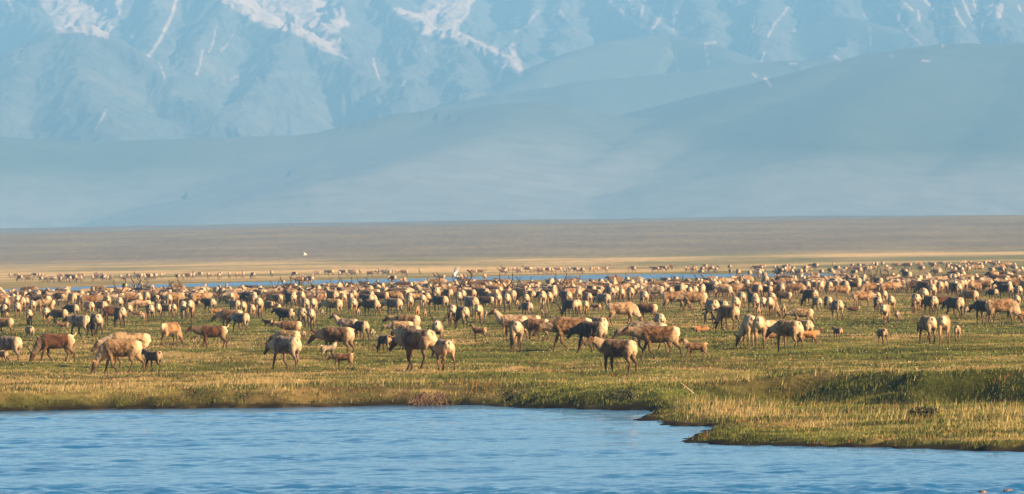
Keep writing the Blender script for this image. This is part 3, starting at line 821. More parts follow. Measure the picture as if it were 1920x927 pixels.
# ------------------------------------------------------------------ who stands where (x, hoof row, back row in the photograph's rows; heading 0 = right, 90 = away)
# kind, pose, gait, coat, antlers, label
A = [
 (18, 684, 631, 135, 'cow', 'low', 'walk', 'grey', '', 'grey cow caribou cut by the left edge beside a tan calf, walking away'),
 (6, 686, 657, 120, 'calf', 'level', 'walk', 'fawn', '', 'tan caribou calf cut by the left edge against a grey cow'),
 (106, 683, 626, 180, 'cow', 'graze', 'walk', 'red', 'fork', 'sleek red-brown caribou grazing left with small dark antlers and raised white tail', 'tail'),
 (243, 690, 624, 172, 'cow', 'low', 'easy', 'pale', 'spike', 'large pale cow caribou with dark lowered face behind a grazing cow'),
 (228, 703, 637, 166, 'cow', 'graze', 'stride', 'tan', '', 'pale-rumped cow caribou grazing left in front of the large pale cow'),
 (288, 702, 655, 125, 'calf', 'level', 'walk', 'umber', '', 'dark brown caribou calf walking away just right of two pale cows'),
 (320, 649, 605, 55, 'cow', 'graze', 'stand', 'tan', '', 'lone pale-rumped cow caribou grazing to the right on green turf'),
 (56, 641, 611, 110, 'calf', 'low', 'stride', 'grey', '', 'grey caribou calf walking away above the red-brown grazing caribou'),
 (8, 630, 597, 150, 'cow', 'low', 'walk', 'tan', '', 'tan cow caribou half out of the picture at the left edge, higher one'),
 (55, 612, 581, 95, 'cow', 'graze', 'stand', 'tan', '', 'tan cow caribou rear view directly behind the small grey calf'),
 (88, 613, 577, 90, 'bull', 'level', 'stand', 'tan', 'bull', 'caribou with wide upright dark antlers, rear view, above the red-brown grazing one'),
 (112, 613, 580, 138, 'cow', 'low', 'easy', 'brown', '', 'brown cow caribou right of the wide-antlered one, dark flank and pale rump'),
 (151, 637, 591, 128, 'cow', 'ahead', 'walk', 'grey', '', 'blue-grey flanked cow caribou with pale head stretched left'),
 (118, 624, 605, 170, 'calf', 'up', 'stand', 'fawn', '', 'pale tan calf standing under the head of the blue-grey flanked cow'),
 (181, 635, 588, 104, 'bull', 'graze', 'stride', 'dark', 'fork', 'dark-legged caribou with one visible antler beside the blue-grey flanked cow'),
 (212, 611, 575, 175, 'cow', 'graze', 'stand', 'red', '', 'plain red-brown caribou side on, head hidden behind its dark neighbour'),
 (225, 618, 576, 108, 'cow', 'graze', 'walk', 'dark', '', 'dark-flanked cow caribou rear view with bright cream rump and white tail'),
 (244, 598, 572, 85, 'cow', 'graze', 'stand', 'pale', '', 'slim pale caribou rear view beside a small calf'),
 (266, 592, 563, 178, 'cow', 'low', 'stand', 'pale', '', 'cream caribou side on facing left above a small calf'),
 (270, 612, 581, 80, 'calf', 'low', 'stand', 'fawn', '', 'fawn calf rear view below the cream side-on caribou'),
 (256, 600, 584, 170, 'calf', 'level', 'stand', 'fawn', '', 'tiny pale calf standing between two slim adults'),
 (282, 605, 571, 100, 'bull', 'low', 'stand', 'dark', '', 'dark-necked caribou left of the bull with lyre-shaped antlers'),
 (297, 602, 569, 92, 'bull', 'up', 'stand', 'umber', 'bull', 'bull with broad lyre-shaped antlers above the lone right-grazing cow'),
 (312, 597, 571, 135, 'cow', 'low', 'stand', 'brown', '', 'brown caribou tight against the right of the lyre-antlered bull'),
 (326, 597, 572, 95, 'cow', 'graze', 'stand', 'tan', '', 'tan caribou second to the right of the lyre-antlered bull'),
 (344, 600, 565, 95, 'cow', 'graze', 'stand', 'pale', '', 'pale rump with dark centre line, left of two side by side'),
 (358, 601, 563, 88, 'cow', 'graze', 'stand', 'tan', '', 'tall tan rump, right of two side by side above open turf'),
 (34, 601, 567, 92, 'bull', 'level', 'stand', 'brown', 'bull', 'antlered brown bull near the left edge, higher of two antlered ones'),
 (61, 592, 564, 100, 'cow', 'level', 'stand', 'tan', ''),
 (8, 601, 571, 100, 'cow', 'low', 'stand', 'dark', ''), (12, 604, 585, 100, 'calf', 'level', 'stand', 'fawn', ''),
 (86, 591, 562, 178, 'cow', 'low', 'stand', 'pale', ''), (135, 602, 571, 130, 'cow', 'low', 'stand', 'dark', ''),
 (168, 595, 566, 110, 'cow', 'level', 'stand', 'pale', ''), (190, 594, 565, 120, 'cow', 'low', 'stand', 'tan', ''), (225, 590, 557, 92, 'bull', 'up', 'stand', 'umber', 'bull'),
 # second stretch
 (400, 656, 611, 175, 'cow', 'ahead', 'easy', 'red', 'fork', 'brown caribou walking left with dark antlers and raised white tail', 'tail'),
 (434, 622, 581, 150, 'cow', 'low', 'stand', 'tan', '', 'smooth tan caribou right behind the raised-tail walking one'),
 (452, 625, 587, 128, 'cow', 'low', 'walk', 'grey', '', 'grey-flanked caribou walking away right of the smooth tan one'),
 (503, 618, 601, 140, 'calf', 'level', 'stand', 'umber', '', 'small dark calf alone left of the cream cow with turned head'),
 (545, 638, 602, 160, 'cow', 'ahead', 'stand', 'tan', 'spike', 'round tan cow with white neck and face turned left above big pale cow'),
 (541, 662, 621, 150, 'cow', 'low', 'stand', 'pale', '', 'pale cow mostly hidden right behind the biggest left-facing cow'),
 (538, 696, 631, 128, 'cow', 'low', 'walk', 'grey', 'spike', 'big grey-flanked cow with blazing white rump and head low to the left'),
 (571, 643, 620, 85, 'calf', 'low', 'stand', 'fawn', '', 'small brown calf rear view right of the white-necked tan cow'),
 (633, 672, 613, 150, 'cow', 'low', 'stand', 'brown', 'spike', 'large brown cow head lowered left, standing over two calves'),
 (616, 674, 646, 30, 'calf', 'up', 'stand', 'grey', '', 'grey calf nursing under the large brown cow'),
 (644, 696, 661, 165, 'calf', 'low', 'walk', 'fawn', '', 'tan calf walking left in front of the large brown cow'),
 (604, 634, 617, 170, 'calf', 'level', 'lie', 'red', '', 'reddish calf low in the grass left of the large brown cow'),
 (536, 613, 580, 138, 'bull', 'level', 'stand', 'dark', 'bull', 'dark-faced bull looking left with pale antler sweeping up'),
 (567, 618, 577, 95, 'bull', 'graze', 'stand', 'dark', 'bull', 'nearly black bull with head down, right of the dark-faced bull'),
 (584, 619, 579, 92, 'bull', 'graze', 'stand', 'brown', 'bull', 'bull whose lowered antlers arch like a hoop between its legs'),
 (486, 599, 558, 92, 'cow', 'graze', 'stand', 'brown', '', 'dark-sided rump with black lowered head between its hooves'),
 (506, 593, 565, 120, 'cow', 'low', 'stand', 'tan', ''), (393, 590, 560, 120, 'cow', 'level', 'stand', 'dark', ''),
 (404, 597, 579, 5, 'calf', 'level', 'stand', 'orange', '', 'orange calf side on facing right beneath a dark caribou'),
 (440, 592, 563, 120, 'cow', 'level', 'stand', 'grey', ''), (457, 597, 566, 88, 'cow', 'low', 'stand', 'pale', ''),
 (472, 600, 571, 100, 'cow', 'low', 'stand', 'tan', ''), (521, 596, 571, 100, 'cow', 'low', 'stand', 'grey', ''),
 (573, 593, 560, 98, 'cow', 'low', 'stand', 'grey', '', 'left of twin pale rumps above the hoop-antlered bull'),
 (589, 593, 560, 85, 'cow', 'low', 'stand', 'pale', '', 'right of twin pale rumps above the hoop-antlered bull'),
 (625, 596, 561, 140, 'cow', 'low', 'stand', 'pale', '', 'pale woolly caribou facing away left above the large brown cow'),
 (661, 596, 559, 100, 'cow', 'low', 'stand', 'tan', ''), (604, 599, 580, 95, 'calf', 'low', 'stand', 'fawn', ''), (672, 600, 579, 90, 'calf', 'level', 'stand', 'fawn', ''),
 (652, 634, 600, 158, 'cow', 'up', 'stand', 'grey', 'spike', 'blue-grey cow with small pointed antlers behind a dark-headed cow'),
 (678, 641, 602, 118, 'cow', 'low', 'stand', 'umber', '', 'dark-headed brown cow with bright rump beside the blue-grey cow'),
 (698, 641, 616, 92, 'calf', 'low', 'stand', 'grey', '', 'grey calf rear view right of the dark-headed brown cow'),
 (696, 595, 562, 138, 'cow', 'low', 'stand', 'umber', ''), (711, 593, 568, 90, 'calf', 'low', 'stand', 'orange', ''),
 # third stretch
 (739, 595, 560, 132, 'cow', 'low', 'stand', 'grey', '', 'big grey-sided caribou with pale rump above the lone round calf'),
 (769, 588, 555, 92, 'cow', 'graze', 'stand', 'brown', ''), (783, 601, 573, 88, 'calf', 'level', 'stand', 'orange', '', 'orange calf rear view, taller of two small ones'),
 (797, 602, 583, 92, 'calf', 'up', 'stand', 'orange', '', 'small orange calf rear view, right of a taller one'),
 (793, 582, 553, 92, 'cow', 'graze', 'stand', 'pale', ''), (826, 588, 555, 130, 'cow', 'low', 'stand', 'umber', ''),
 (848, 614, 571, 95, 'cow', 'graze', 'stand', 'umber', '', 'dark-shouldered cow rear view, left of a close pair on green turf'),
 (867, 619, 575, 108, 'cow', 'graze', 'walk', 'dark', '', 'blackish-flanked cow with striped rump, right of a close pair'),
 (884, 594, 557, 118, 'cow', 'graze', 'stand', 'grey', ''), (899, 609, 572, 85, 'cow', 'graze', 'stand', 'pale', '', 'slim cream cow rear view beside a tiny grey calf'),
 (912, 607, 585, 92, 'calf', 'level', 'stand', 'grey', '', 'tiny grey calf right of the slim cream cow'),
 (764, 636, 591, 150, 'cow', 'ahead', 'stand', 'tan', 'spike', 'cow with dark nose and striped white rump looking left'),
 (753, 640, 606, 165, 'cow', 'low', 'stand', 'pale', '', 'pale-faced cow whose head shows below the dark-nosed cow'),
 (768, 656, 610, 140, 'cow', 'low', 'stand', 'pale', '', 'pale-backed cow hidden behind the dark-headed walking cow'),
 (722, 667, 625, 118, 'calf', 'graze', 'stand', 'umber', '', 'lone round calf with dark back and head down left'),
 (785, 695, 617, 130, 'cow', 'low', 'stride', 'brown', '', 'large near cow with black head walking away left, dark hooves'),
 (822, 652, 600, 88, 'bull', 'low', 'stand', 'dark', 'bull', 'dark-shouldered bull with one thick antler curling left'),
 (833, 697, 637, 110, 'cow', 'low', 'stride', 'tan', '', 'small young caribou following right behind the black-headed cow'),
 (848, 662, 637, 90, 'calf', 'low', 'stand', 'tan', '', 'calf mostly hidden right of the young following caribou'),
 (899, 640, 613, 148, 'calf', 'up', 'easy', 'fawn', '', 'lone little calf standing on straw-coloured grass, looking left'),
 (968, 662, 601, 94, 'cow', 'graze', 'walk', 'brown', '', 'brown cow exact rear view with narrow cream rump, legs together'),
 (962, 640, 592, 160, 'cow', 'up', 'stand', 'pale', 'spike', 'pale-necked cow with dark face looking left over the brown rear-view cow'),
 (1007, 642, 598, 152, 'cow', 'low', 'easy', 'tan', '', 'mottled cow facing left with white tail patch, right of the brown rear view'),
 (988, 636, 591, 160, 'cow', 'level', 'stand', 'pale', '', 'cream cow only back visible above the mottled cow'),
 (988, 597, 567, 118, 'cow', 'low', 'stand', 'grey', ''), (1021, 599, 581, 60, 'calf', 'low', 'stand', 'umber', '', 'little brown calf rear view between the crowd and the mottled cow'),
 # fourth stretch
 (1071, 661, 595, 170, 'cow', 'low', 'stride', 'tan', '', 'tall tan cow striding left with lowered head, long dark forelegs'),
 (1111, 663, 603, 135, 'cow', 'low', 'walk', 'umber', '', 'dark-headed cow bending left behind the one looking at the camera'),
 (1122, 640, 595, 120, 'cow', 'low', 'stand', 'pale', '', 'pale back rising behind the dark-headed bending cow'),
 (1070, 596, 562, 125, 'bull', 'graze', 'stand', 'dark', 'bull', 'black-antlered bull with head down left above the striding tan cow'),
 (1084, 595, 562, 92, 'cow', 'graze', 'stand', 'pale', ''), (1099, 593, 566, 90, 'cow', 'graze', 'stand', 'tan', ''),
 (1118, 588, 570, 140, 'calf', 'low', 'stand', 'orange', ''),
 (1166, 613, 567, 358, 'cow', 'graze', 'easy', 'pale', '', 'nearly white caribou grazing to the right, side on'),
 (1214, 604, 570, 155, 'cow', 'low', 'stand', 'red', '', 'red-brown caribou facing left just right of the nearly white grazer'),
 (1237, 628, 588, 100, 'cow', 'low', 'stand', 'grey', '', 'round grey-backed cow rear view above the pale-necked walking cow'),
 (1214, 666, 604, 168, 'cow', 'low', 'walk', 'grey', '', 'grey cow hidden behind the pale-necked walking cow'),
 (1236, 676, 611, 170, 'cow', 'ahead', 'stride', 'brown', 'spike', 'brown-sided cow walking left with pale neck and shoulders, white rump'),
 (1305, 678, 641, 175, 'calf', 'up', 'walk', 'brown', '', 'brown calf standing alone facing left, right of the pale-necked cow'),
 (1160, 705, 637, 143, 'cow', 'back', 'stand', 'brown', 'spike', 'nearest cow, moulting grey and brown, head turned back at the camera'),
 (1313, 627, 605, 25, 'calf', 'low', 'lie', 'orange', '', 'bright orange calf curled on the straw-coloured grass'),
 (1265, 586, 547, 352, 'cow', 'graze', 'easy', 'tan', '', 'tan caribou grazing right, left of a side-on pair above the orange calf'),
 (1302, 588, 548, 175, 'cow', 'low', 'stride', 'tan', '', 'tan caribou side on with long legs, right of the right-grazing one'),
 # fifth stretch
 (1335, 607, 562, 108, 'cow', 'graze', 'stand', 'grey', '', 'pale grey cow rear view left of the antlered grazing bull'),
 (1355, 602, 564, 105, 'cow', 'low', 'stand', 'dark', '', 'dark-sided cow between the pale grey cow and the grazing bull'),
 (1367, 618, 573, 128, 'bull', 'graze', 'stand', 'brown', 'bull', 'bull with black antlers swept left, grazing above the orange calf'),
 (1380, 597, 557, 92, 'cow', 'low', 'stand', 'pale', ''),
 (1407, 655, 591, 97, 'cow', 'grazel', 'stand', 'pale', '', 'left cow of the near pair of tall pale rumps, head down left'),
 (1425, 657, 592, 88, 'cow', 'low', 'stand', 'tan', '', 'right cow of the near pair of tall pale rumps'),
 (1452, 648, 601, 235, 'cow', 'level', 'stand', 'pale', 'spike', 'pale cow facing the camera between the tall rumps and the broad cow'),
 (1479, 662, 601, 128, 'cow', 'low', 'stand', 'tan', '', 'broad cow with round cream rump and blue-black head low left'),
 (1508, 642, 602, 120, 'cow', 'low', 'stand', 'pale', '', 'pale cow with white rump right behind the broad cream-rumped one'),
 (1516, 652, 619, 2, 'calf', 'level', 'walk', 'orange', '', 'orange-brown calf walking right beside the broad cream-rumped cow'),
 (1449, 652, 621, 10, 'calf', 'low', 'stand', 'fawn', '', 'calf tucked between the tall rumps and the broad cow'),
 (1505, 613, 579, 165, 'cow', 'low', 'stride', 'pale', '', 'moulting cream caribou striding left above the orange-brown calf'),
 (1571, 641, 614, 115, 'calf', 'level', 'stand', 'brown', '', 'lone calf with black head and pale rump, right of the herd front'),
 (1470, 599, 573, 90, 'calf', 'up', 'stand', 'orange', '', 'slim orange calf rear view alone above the moulting cream caribou'),
 (1422, 600, 576, 90, 'calf', 'low', 'stand', 'orange', ''), (1418, 592, 556, 92, 'cow', 'low', 'stand', 'pale', ''), (1432, 593, 558, 88, 'cow', 'low', 'stand', 'pale', ''),
 (1447, 600, 557, 80, 'cow', 'grazer', 'stand', 'brown', '', 'brown-rumped cow with dark head down right above the near tall rumps'),
 (1532, 586, 559, 110, 'cow', 'graze', 'stand', 'grey', ''), (1553, 589, 556, 98, 'cow', 'low', 'stand', 'umber', ''), (1570, 602, 563, 104, 'cow', 'low', 'stand', 'grey', '', 'grey-flanked cow rear view with pale rump above the black-headed calf'),
 (1601, 587, 575, 170, 'calf', 'level', 'lie', 'red', '', 'dark red calf lying down at the herd edge'),
 # sixth stretch
 (1646, 588, 557, 100, 'cow', 'graze', 'stand', 'dark', ''), (1661, 609, 571, 78, 'cow', 'graze', 'stand', 'pale', '', 'mottled pale caribou with black shins above the lone walking calf'),
 (1683, 609, 583, 262, 'calf', 'level', 'stand', 'grey', '', 'pale grey calf facing the camera beside the black-shinned caribou'),
 (1672, 591, 555, 88, 'cow', 'low', 'stand', 'tan', ''),
 (1655, 652, 615, 104, 'calf', 'low', 'stand', 'fawn', '', 'lone slender calf walking away with dark head turned left'),
 (1718, 592, 551, 94, 'cow', 'graze', 'stand', 'tan', '', 'tan rump rear view, leftmost of three above the near rump pair'),
 (1745, 595, 555, 112, 'cow', 'low', 'stand', 'umber', '', 'dark-sided rump with head low left, middle of three'),
 (1791, 601, 557, 118, 'cow', 'low', 'walk', 'umber', '', 'dark-headed cow with golden rump, rightmost of three above the near pair'),
 (1812, 599, 575, 92, 'calf', 'low', 'stand', 'grey', '', 'grey calf rear view left of the big tan right-grazing caribou'),
 (1740, 648, 593, 106, 'cow', 'low', 'walk', 'tan', '', 'left cow of the near right-hand pair, black head showing at its side'),
 (1771, 648, 591, 84, 'cow', 'low', 'easy', 'tan', '', 'right cow of the near right-hand pair, between a cow and a calf'),
 (1796, 647, 609, 86, 'calf', 'low', 'stand', 'fawn', '', 'calf rear view following right of the near right-hand pair'),
 (1877, 609, 561, 2, 'bull', 'graze', 'easy', 'tan', '', 'big smooth tan caribou grazing right near the right edge'),
 (1846, 607, 563, 125, 'cow', 'low', 'stand', 'dark', '', 'dark blue-grey caribou overlapped by the big tan right-grazing one'),
 (1914, 605, 583, 5, 'calf', 'level', 'stand', 'orange', '', 'orange calf cut by the right edge facing right'),
 (1907, 583, 554, 92, 'cow', 'low', 'stand', 'pale', ''), (1869, 598, 580, 270, 'calf', 'low', 'stand', 'grey', ''),
 # further in
 (24, 578, 550, 100, 'cow', 'level', 'stand', 'tan', ''), (861, 580, 547, 92, 'bull', 'up', 'stand', 'umber', 'bull'), (690, 582, 553, 120, 'bull', 'level', 'stand', 'dark', 'bull'), (951, 588, 550, 92, 'bull', 'up', 'stand', 'umber', 'bull'),
 (934, 584, 550, 92, 'cow', 'low', 'stand', 'pale', ''), (912, 581, 557, 160, 'cow', 'low', 'stand', 'dark', ''), (970, 586, 562, 90, 'calf', 'low', 'stand', 'umber', ''), (987, 583, 551, 92, 'bull', 'up', 'stand', 'dark', 'bull'),
 (1018, 582, 546, 90, 'cow', 'graze', 'stand', 'pale', ''), (1031, 580, 548, 90, 'cow', 'low', 'stand', 'tan', ''), (1062, 580, 546, 110, 'bull', 'level', 'stand', 'dark', 'bull'), (1085, 572, 542, 92, 'cow', 'graze', 'stand', 'tan', ''),
 (1102, 577, 549, 105, 'cow', 'low', 'stand', 'tan', ''), (1132, 582, 551, 125, 'cow', 'low', 'stand', 'grey', ''), (1166, 570, 541, 92, 'bull', 'up', 'stand', 'tan', 'bull'), (1208, 580, 546, 98, 'cow', 'level', 'stand', 'pale', ''),
 (1412, 585, 549, 105, 'bull', 'up', 'stand', 'dark', 'bull'), (1470, 573, 548, 165, 'cow', 'low', 'stand', 'dark', ''), (1390, 580, 548, 100, 'cow', 'low', 'stand', 'tan', ''), (1447, 584, 549, 95, 'cow', 'low', 'stand', 'tan', ''),
 (1520, 577, 543, 125, 'cow', 'graze', 'stand', 'dark', ''), (1578, 563, 536, 178, 'cow', 'low', 'stand', 'tan', ''), (1608, 576, 546, 95, 'cow', 'low', 'stand', 'tan', ''), (1617, 580, 547, 2, 'cow', 'low', 'stand', 'tan', ''),
 (1645, 577, 548, 95, 'cow', 'graze', 'stand', 'tan', ''), (1658, 574, 545, 92, 'cow', 'graze', 'stand', 'pale', ''), (1637, 553, 531, 92, 'bull', 'up', 'stand', 'umber', 'bull'), (1662, 552, 531, 100, 'bull', 'up', 'stand', 'dark', 'bull'),
 (1733, 578, 541, 92, 'cow', 'low', 'stand', 'pale', ''), (1748, 570, 532, 92, 'cow', 'up', 'stand', 'tan', ''), (1793, 563, 531, 110, 'cow', 'level', 'stand', 'umber', ''), (1820, 577, 545, 130, 'cow', 'low', 'stand', 'tan', ''),
 (1768, 588, 556, 0, 'cow', 'low', 'stand', 'red', ''), (1862, 566, 544, 120, 'cow', 'low', 'stand', 'umber', ''), (1886, 562, 533, 130, 'cow', 'low', 'stand', 'dark', ''), (1909, 565, 536, 100, 'cow', 'low', 'stand', 'grey', ''),
 (768, 575, 549, 100, 'cow', 'low', 'stand', 'brown', ''), (792, 573, 545, 92, 'cow', 'graze', 'stand', 'grey', ''), (630, 570, 545, 95, 'bull', 'up', 'stand', 'tan', 'bull'), (545, 580, 549, 115, 'bull', 'up', 'stand', 'dark', 'bull'),
 (518, 570, 548, 100, 'bull', 'up', 'stand', 'grey', 'bull'), (865, 571, 548, 100, 'cow', 'low', 'stand', 'tan', ''), (883, 588, 556, 118, 'cow', 'level', 'stand', 'grey', ''),
]
LAND_MARKS = [(18, 'cropped grey left-edge cow'), (106, 'red-brown raised-tail grazer'), (235, 'two overlapping pale cows'), (320, 'lone right-grazing cow'), (400, 'raised-tail walking caribou'), (470, 'grey-flanked walking cow'), (540, 'big blazing-rumped cow'),
              (634, 'brown cow with calves'), (720, 'lone round dark-backed calf'), (785, 'big black-headed cow'), (833, 'young following caribou'), (899, 'lone straw-patch calf'), (968, 'brown exact-rear cow'), (1030, 'little brown calf'), (1071, 'striding tan cow'),
              (1160, 'head-turned nearest cow'), (1236, 'pale-necked walking cow'), (1310, 'bright orange curled calf'), (1367, 'black-antlered grazing bull'), (1416, 'near tall rumps'), (1479, 'broad cream-rumped cow'), (1571, 'lone black-headed calf'),
              (1655, 'lone slender walking calf'), (1755, 'near right-hand rump pair'), (1812, 'grey right-side calf'), (1877, 'big tan right-edge grazer')]

def hgt(px_feet_x, row):
    """ground point under a pixel"""
    p = at_level(np.array([float(px_feet_x)]), np.array([float(row)]), 0.0)[0]
    for _ in range(6):
        z = float(ground_z(np.array([p[0]]), np.array([p[1]]))[0])
        q = at_level(np.array([float(px_feet_x)]), np.array([float(row)]), z)[0]
        p = 0.5 * (p + q)
    return p

HERD = []      # dicts
used_rng = random.Random(11)
for r in A:
    cx, fy_, ty, hd, kind, pose, gait, coat, ant = r[:9]
    label = r[9] if len(r) > 9 else None
    p = hgt(cx, fy_ - 0.5)
    base = 0.645 if kind == 'calf' else (1.23 if kind == 'bull' else 1.08)
    want = (fy_ - ty) * p[1] / F
    if gait == 'lie': want = base * 1.0
    sc = min(max(want / base, 0.80), 1.22)
    HERD.append(dict(p=p, hd=hd, kind=kind, pose=pose, gait=gait, coat=coat, ant=ant, sc=sc, label=label, px=cx, row=fy_, tail=len(r) > 10))

# the packed herd behind: spread by hand-counted density
pr = np.random.default_rng(5)
cells = {}
def far_enough(x, y, r):
    gx, gy = int(x // 3), int(y // 3)
    for i in range(gx - 1, gx + 2):
        for j in range(gy - 1, gy + 2):
            for (a, b_) in cells.get((i, j), ()):
                if (a - x) ** 2 + ((b_ - y) * 0.55) ** 2 < r * r: return False
    return True
def take(x, y): cells.setdefault((int(x // 3), int(y // 3)), []).append((x, y))
for h_ in HERD: take(h_['p'][0], h_['p'][1])
extra = []
def try_add(px, drow, kindp=(0.15, 0.055), hds=None):
    row = hor(px) + drow
    y0 = CAM_H * F / drow
    x0 = (px - W / 2) / F * y0
    if not far_enough(x0, y0, 0.66): return False
    if float(river_band(np.array([x0]), np.array([y0]))[0]) > -1 and pr.random() > 0.12: return False
    take(x0, y0)
    u = pr.random()
    kind = 'calf' if u < kindp[0] else ('bull' if u < kindp[0] + kindp[1] else 'cow')
    v = pr.random()
    hd = 100 + 18 * pr.standard_normal() if v < 0.58 else (168 + 18 * pr.standard_normal() if v < 0.80 else (2 + 16 * pr.standard_normal() if v < 0.94 else 265 + 25 * pr.standard_normal()))
    pose = ['low', 'graze', 'level', 'up', 'ahead'][int(pr.choice(5, p=[.36, .26, .22, .08, .08]))]
    if kind == 'calf' and pose == 'ahead': pose = 'level'
    coat = list(COATS)[int(pr.choice(9, p=[.22, .28, .15, .07, .13, .04, 0, 0, .11]))] if kind != 'calf' else ['orange', 'fawn', 'umber', 'grey'][int(pr.integers(4))]
    if kind == 'bull': coat = ['umber', 'dark', 'brown', 'tan'][int(pr.integers(4))]
    ant = 'bull' if kind == 'bull' and pr.random() < 0.8 * (y0 < 760) else ''
    gait = ['stand', 'easy', 'walk'][int(pr.choice(3, p=[.6, .25, .15]))]
    if kind == 'calf': gait = 'stand'
    z = float(ground_z(np.array([x0]), np.array([y0]))[0])
    HERD.append(dict(p=np.array([x0, y0, z]), hd=hd, kind=kind, pose=pose, gait=gait, coat=coat, ant=ant, sc=0.92 + 0.2 * pr.random(), label=None, px=px, row=row, tail=False))
    return True
cnt = 0; tries = 0
while cnt < 1060 and tries < 60000:
    tries += 1
    # rows weighted towards the far side as in a herd of even density
    y0 = pr.uniform(585.0, 760.0) if pr.random() < .4 else math.sqrt((pr.uniform(585.0 ** 2, 880.0 ** 2) if pr.random() < .9 else pr.uniform(850.0 ** 2, 1030.0 ** 2))); drow = CAM_H * F / y0
    px = pr.uniform(-160, 2080)
    f_ = 0.70 + 0.7 * float(vnoise(np.array([px / 90.0]), np.array([drow / 7.0]), 77)[0])
    edge = np.interp(px, [0, 400, 700, 1000, 1300, 1500, 1700, 1900], [100, 96, 98, 100, 94, 92, 92, 96])
    if drow > edge or pr.random() > f_: continue
    if drow < np.interp(px, [0, 300, 600, 1000], [74, 73, 70, 65]) and pr.random() > 0.12: continue
    if any(abs(px - h_['px']) < 15 and 0 < h_['row'] - (hor(px) + drow) < 3 for h_ in HERD[:len(A)]): continue
    cnt += try_add(px, drow)
for cx, spread, d0, d1, k in ((100, 110, 37, 43, 34), (60, 60, 32, 35, 10), (260, 90, 36, 41, 24), (420, 90, 36, 41, 14), (640, 60, 34, 40, 12), (720, 60, 35, 40, 12), (960, 60, 36, 41, 12), (1060, 60, 36, 41, 12), (1170, 60, 35, 40, 8), (1320, 60, 36, 44, 14),
                              (1500, 120, 38, 52, 26), (1650, 110, 36, 54, 30), (1800, 110, 36, 56, 34), (1910, 70, 36, 56, 22), (1430, 60, 44, 56, 14), (560, 60, 46, 53, 6), (860, 100, 46, 53, 8)):
    got = 0; t = 0
    while got < k and t < k * 12:
        t += 1
        got += try_add(pr.normal(cx, spread * 0.6), pr.uniform(d0, d1), (0.05, 0.04))

# the 300 that show largest are animals of their own
vis = [h_ for h_ in HERD if -30 < h_['px'] < 1950]
vis.sort(key=lambda h_: (-1 if h_['label'] else 0, h_['p'][1]))
ind = vis[:300]; ids = set(id(h_) for h_ in ind)
rest = [h_ for h_ in HERD if id(h_) not in ids]

WORDCOAT = {'pale': 'pale', 'tan': 'tan', 'brown': 'brown', 'dark': 'blackish', 'grey': 'greyish', 'red': 'red-brown', 'orange': 'orange', 'fawn': 'fawn', 'umber': 'dark brown'}
def facing(h):
    a = h['hd'] % 360
    if a < 40 or a > 320: return 'facing right'
    if a < 116: return 'rear view'
    if a < 148: return 'rear turned left'
    if a < 215: return 'facing left'
    return 'facing the camera'
def rank_name(h):
    d = h['row'] - hor(h['px'])
    for lim, nm in ((108, 'at the herd front'), (98, 'in the second row'), (92, 'in the third row'), (86, 'in the fourth row'), (80, 'in the fifth row'), (74, 'in the sixth row'), (68, 'deep in the herd')):
        if d > lim: return nm
    return 'far back in the herd'
def autolabel(h):
    mx = min(LAND_MARKS, key=lambda m_: abs(m_[0] - h['px']))[1]
    kd = {'calf': 'calf', 'cow': 'caribou', 'bull': 'antlered caribou' if h['ant'] else 'stout caribou'}[h['kind']]
    return '%s %s%s %s %s above the %s' % (WORDCOAT[h['coat']], 'grazing ' if h['pose'].startswith('graze') else '', kd, facing(h), rank_name(h), mx)
auto = {}
for h in ind:
    if not h['label']:
        h['label'] = autolabel(h); auto.setdefault(h['label'], []).append(h)
for lab, hs_ in auto.items():
    if len(hs_) > 1:
        hs_.sort(key=lambda q: q['px'])
        nm = {2: ['left', 'right'], 3: ['left', 'middle', 'right']}.get(len(hs_), ['first', 'second', 'third', 'fourth', 'fifth', 'sixth', 'seventh'][:len(hs_)])
        for q, w in zip(hs_, nm):
            q['label'] = (w + ' ' + lab) if len(hs_) < 4 else (w + '-from-left ' + lab)
for h in ind:
    w = h['label'].split()
    if len(w) > 16: h['label'] = ' '.join(w[:16])

vr = random.Random(3)
def add_caribou(h):
    sp = proto(h['kind'], h['pose'], h['gait'], h['tail'])
    calf = h['kind'] == 'calf'
    o = bpy.data.objects.new('caribou_calf' if calf else 'caribou', sp['me'])
    COL.objects.link(o)
    c = COATS[h['coat']]; k = vr.uniform(0.86, 1.14)
    o.color = (c[0] * k, c[1] * k * vr.uniform(.96, 1.04), c[2] * k * vr.uniform(.93, 1.07), min(1, max(0, c[3] + vr.uniform(-.15, .15))))
    p = h['p']
    o.location = (p[0], p[1], p[2] - 0.005)
    o.rotation_euler = (0, 0, math.radians(h['hd']))
    o.scale = (h['sc'],) * 3
    o['label'] = h['label']; o['category'] = 'caribou calf' if calf else 'caribou'
    o['group'] = 'caribou calves among the herd' if calf else 'adult caribou of the herd'
    if h['ant']:
        for me_ in antler_meshes(sp, h['ant']):
            a = bpy.data.objects.new('antler', me_); COL.objects.link(a); a.parent = o
    if p[1] < 420:
        for e in sp['eye_at']:
            a = bpy.data.objects.new('eye', sp['eye']); COL.objects.link(a); a.parent = o; a.location = tuple(e)
    return o
for h in ind: add_caribou(h)

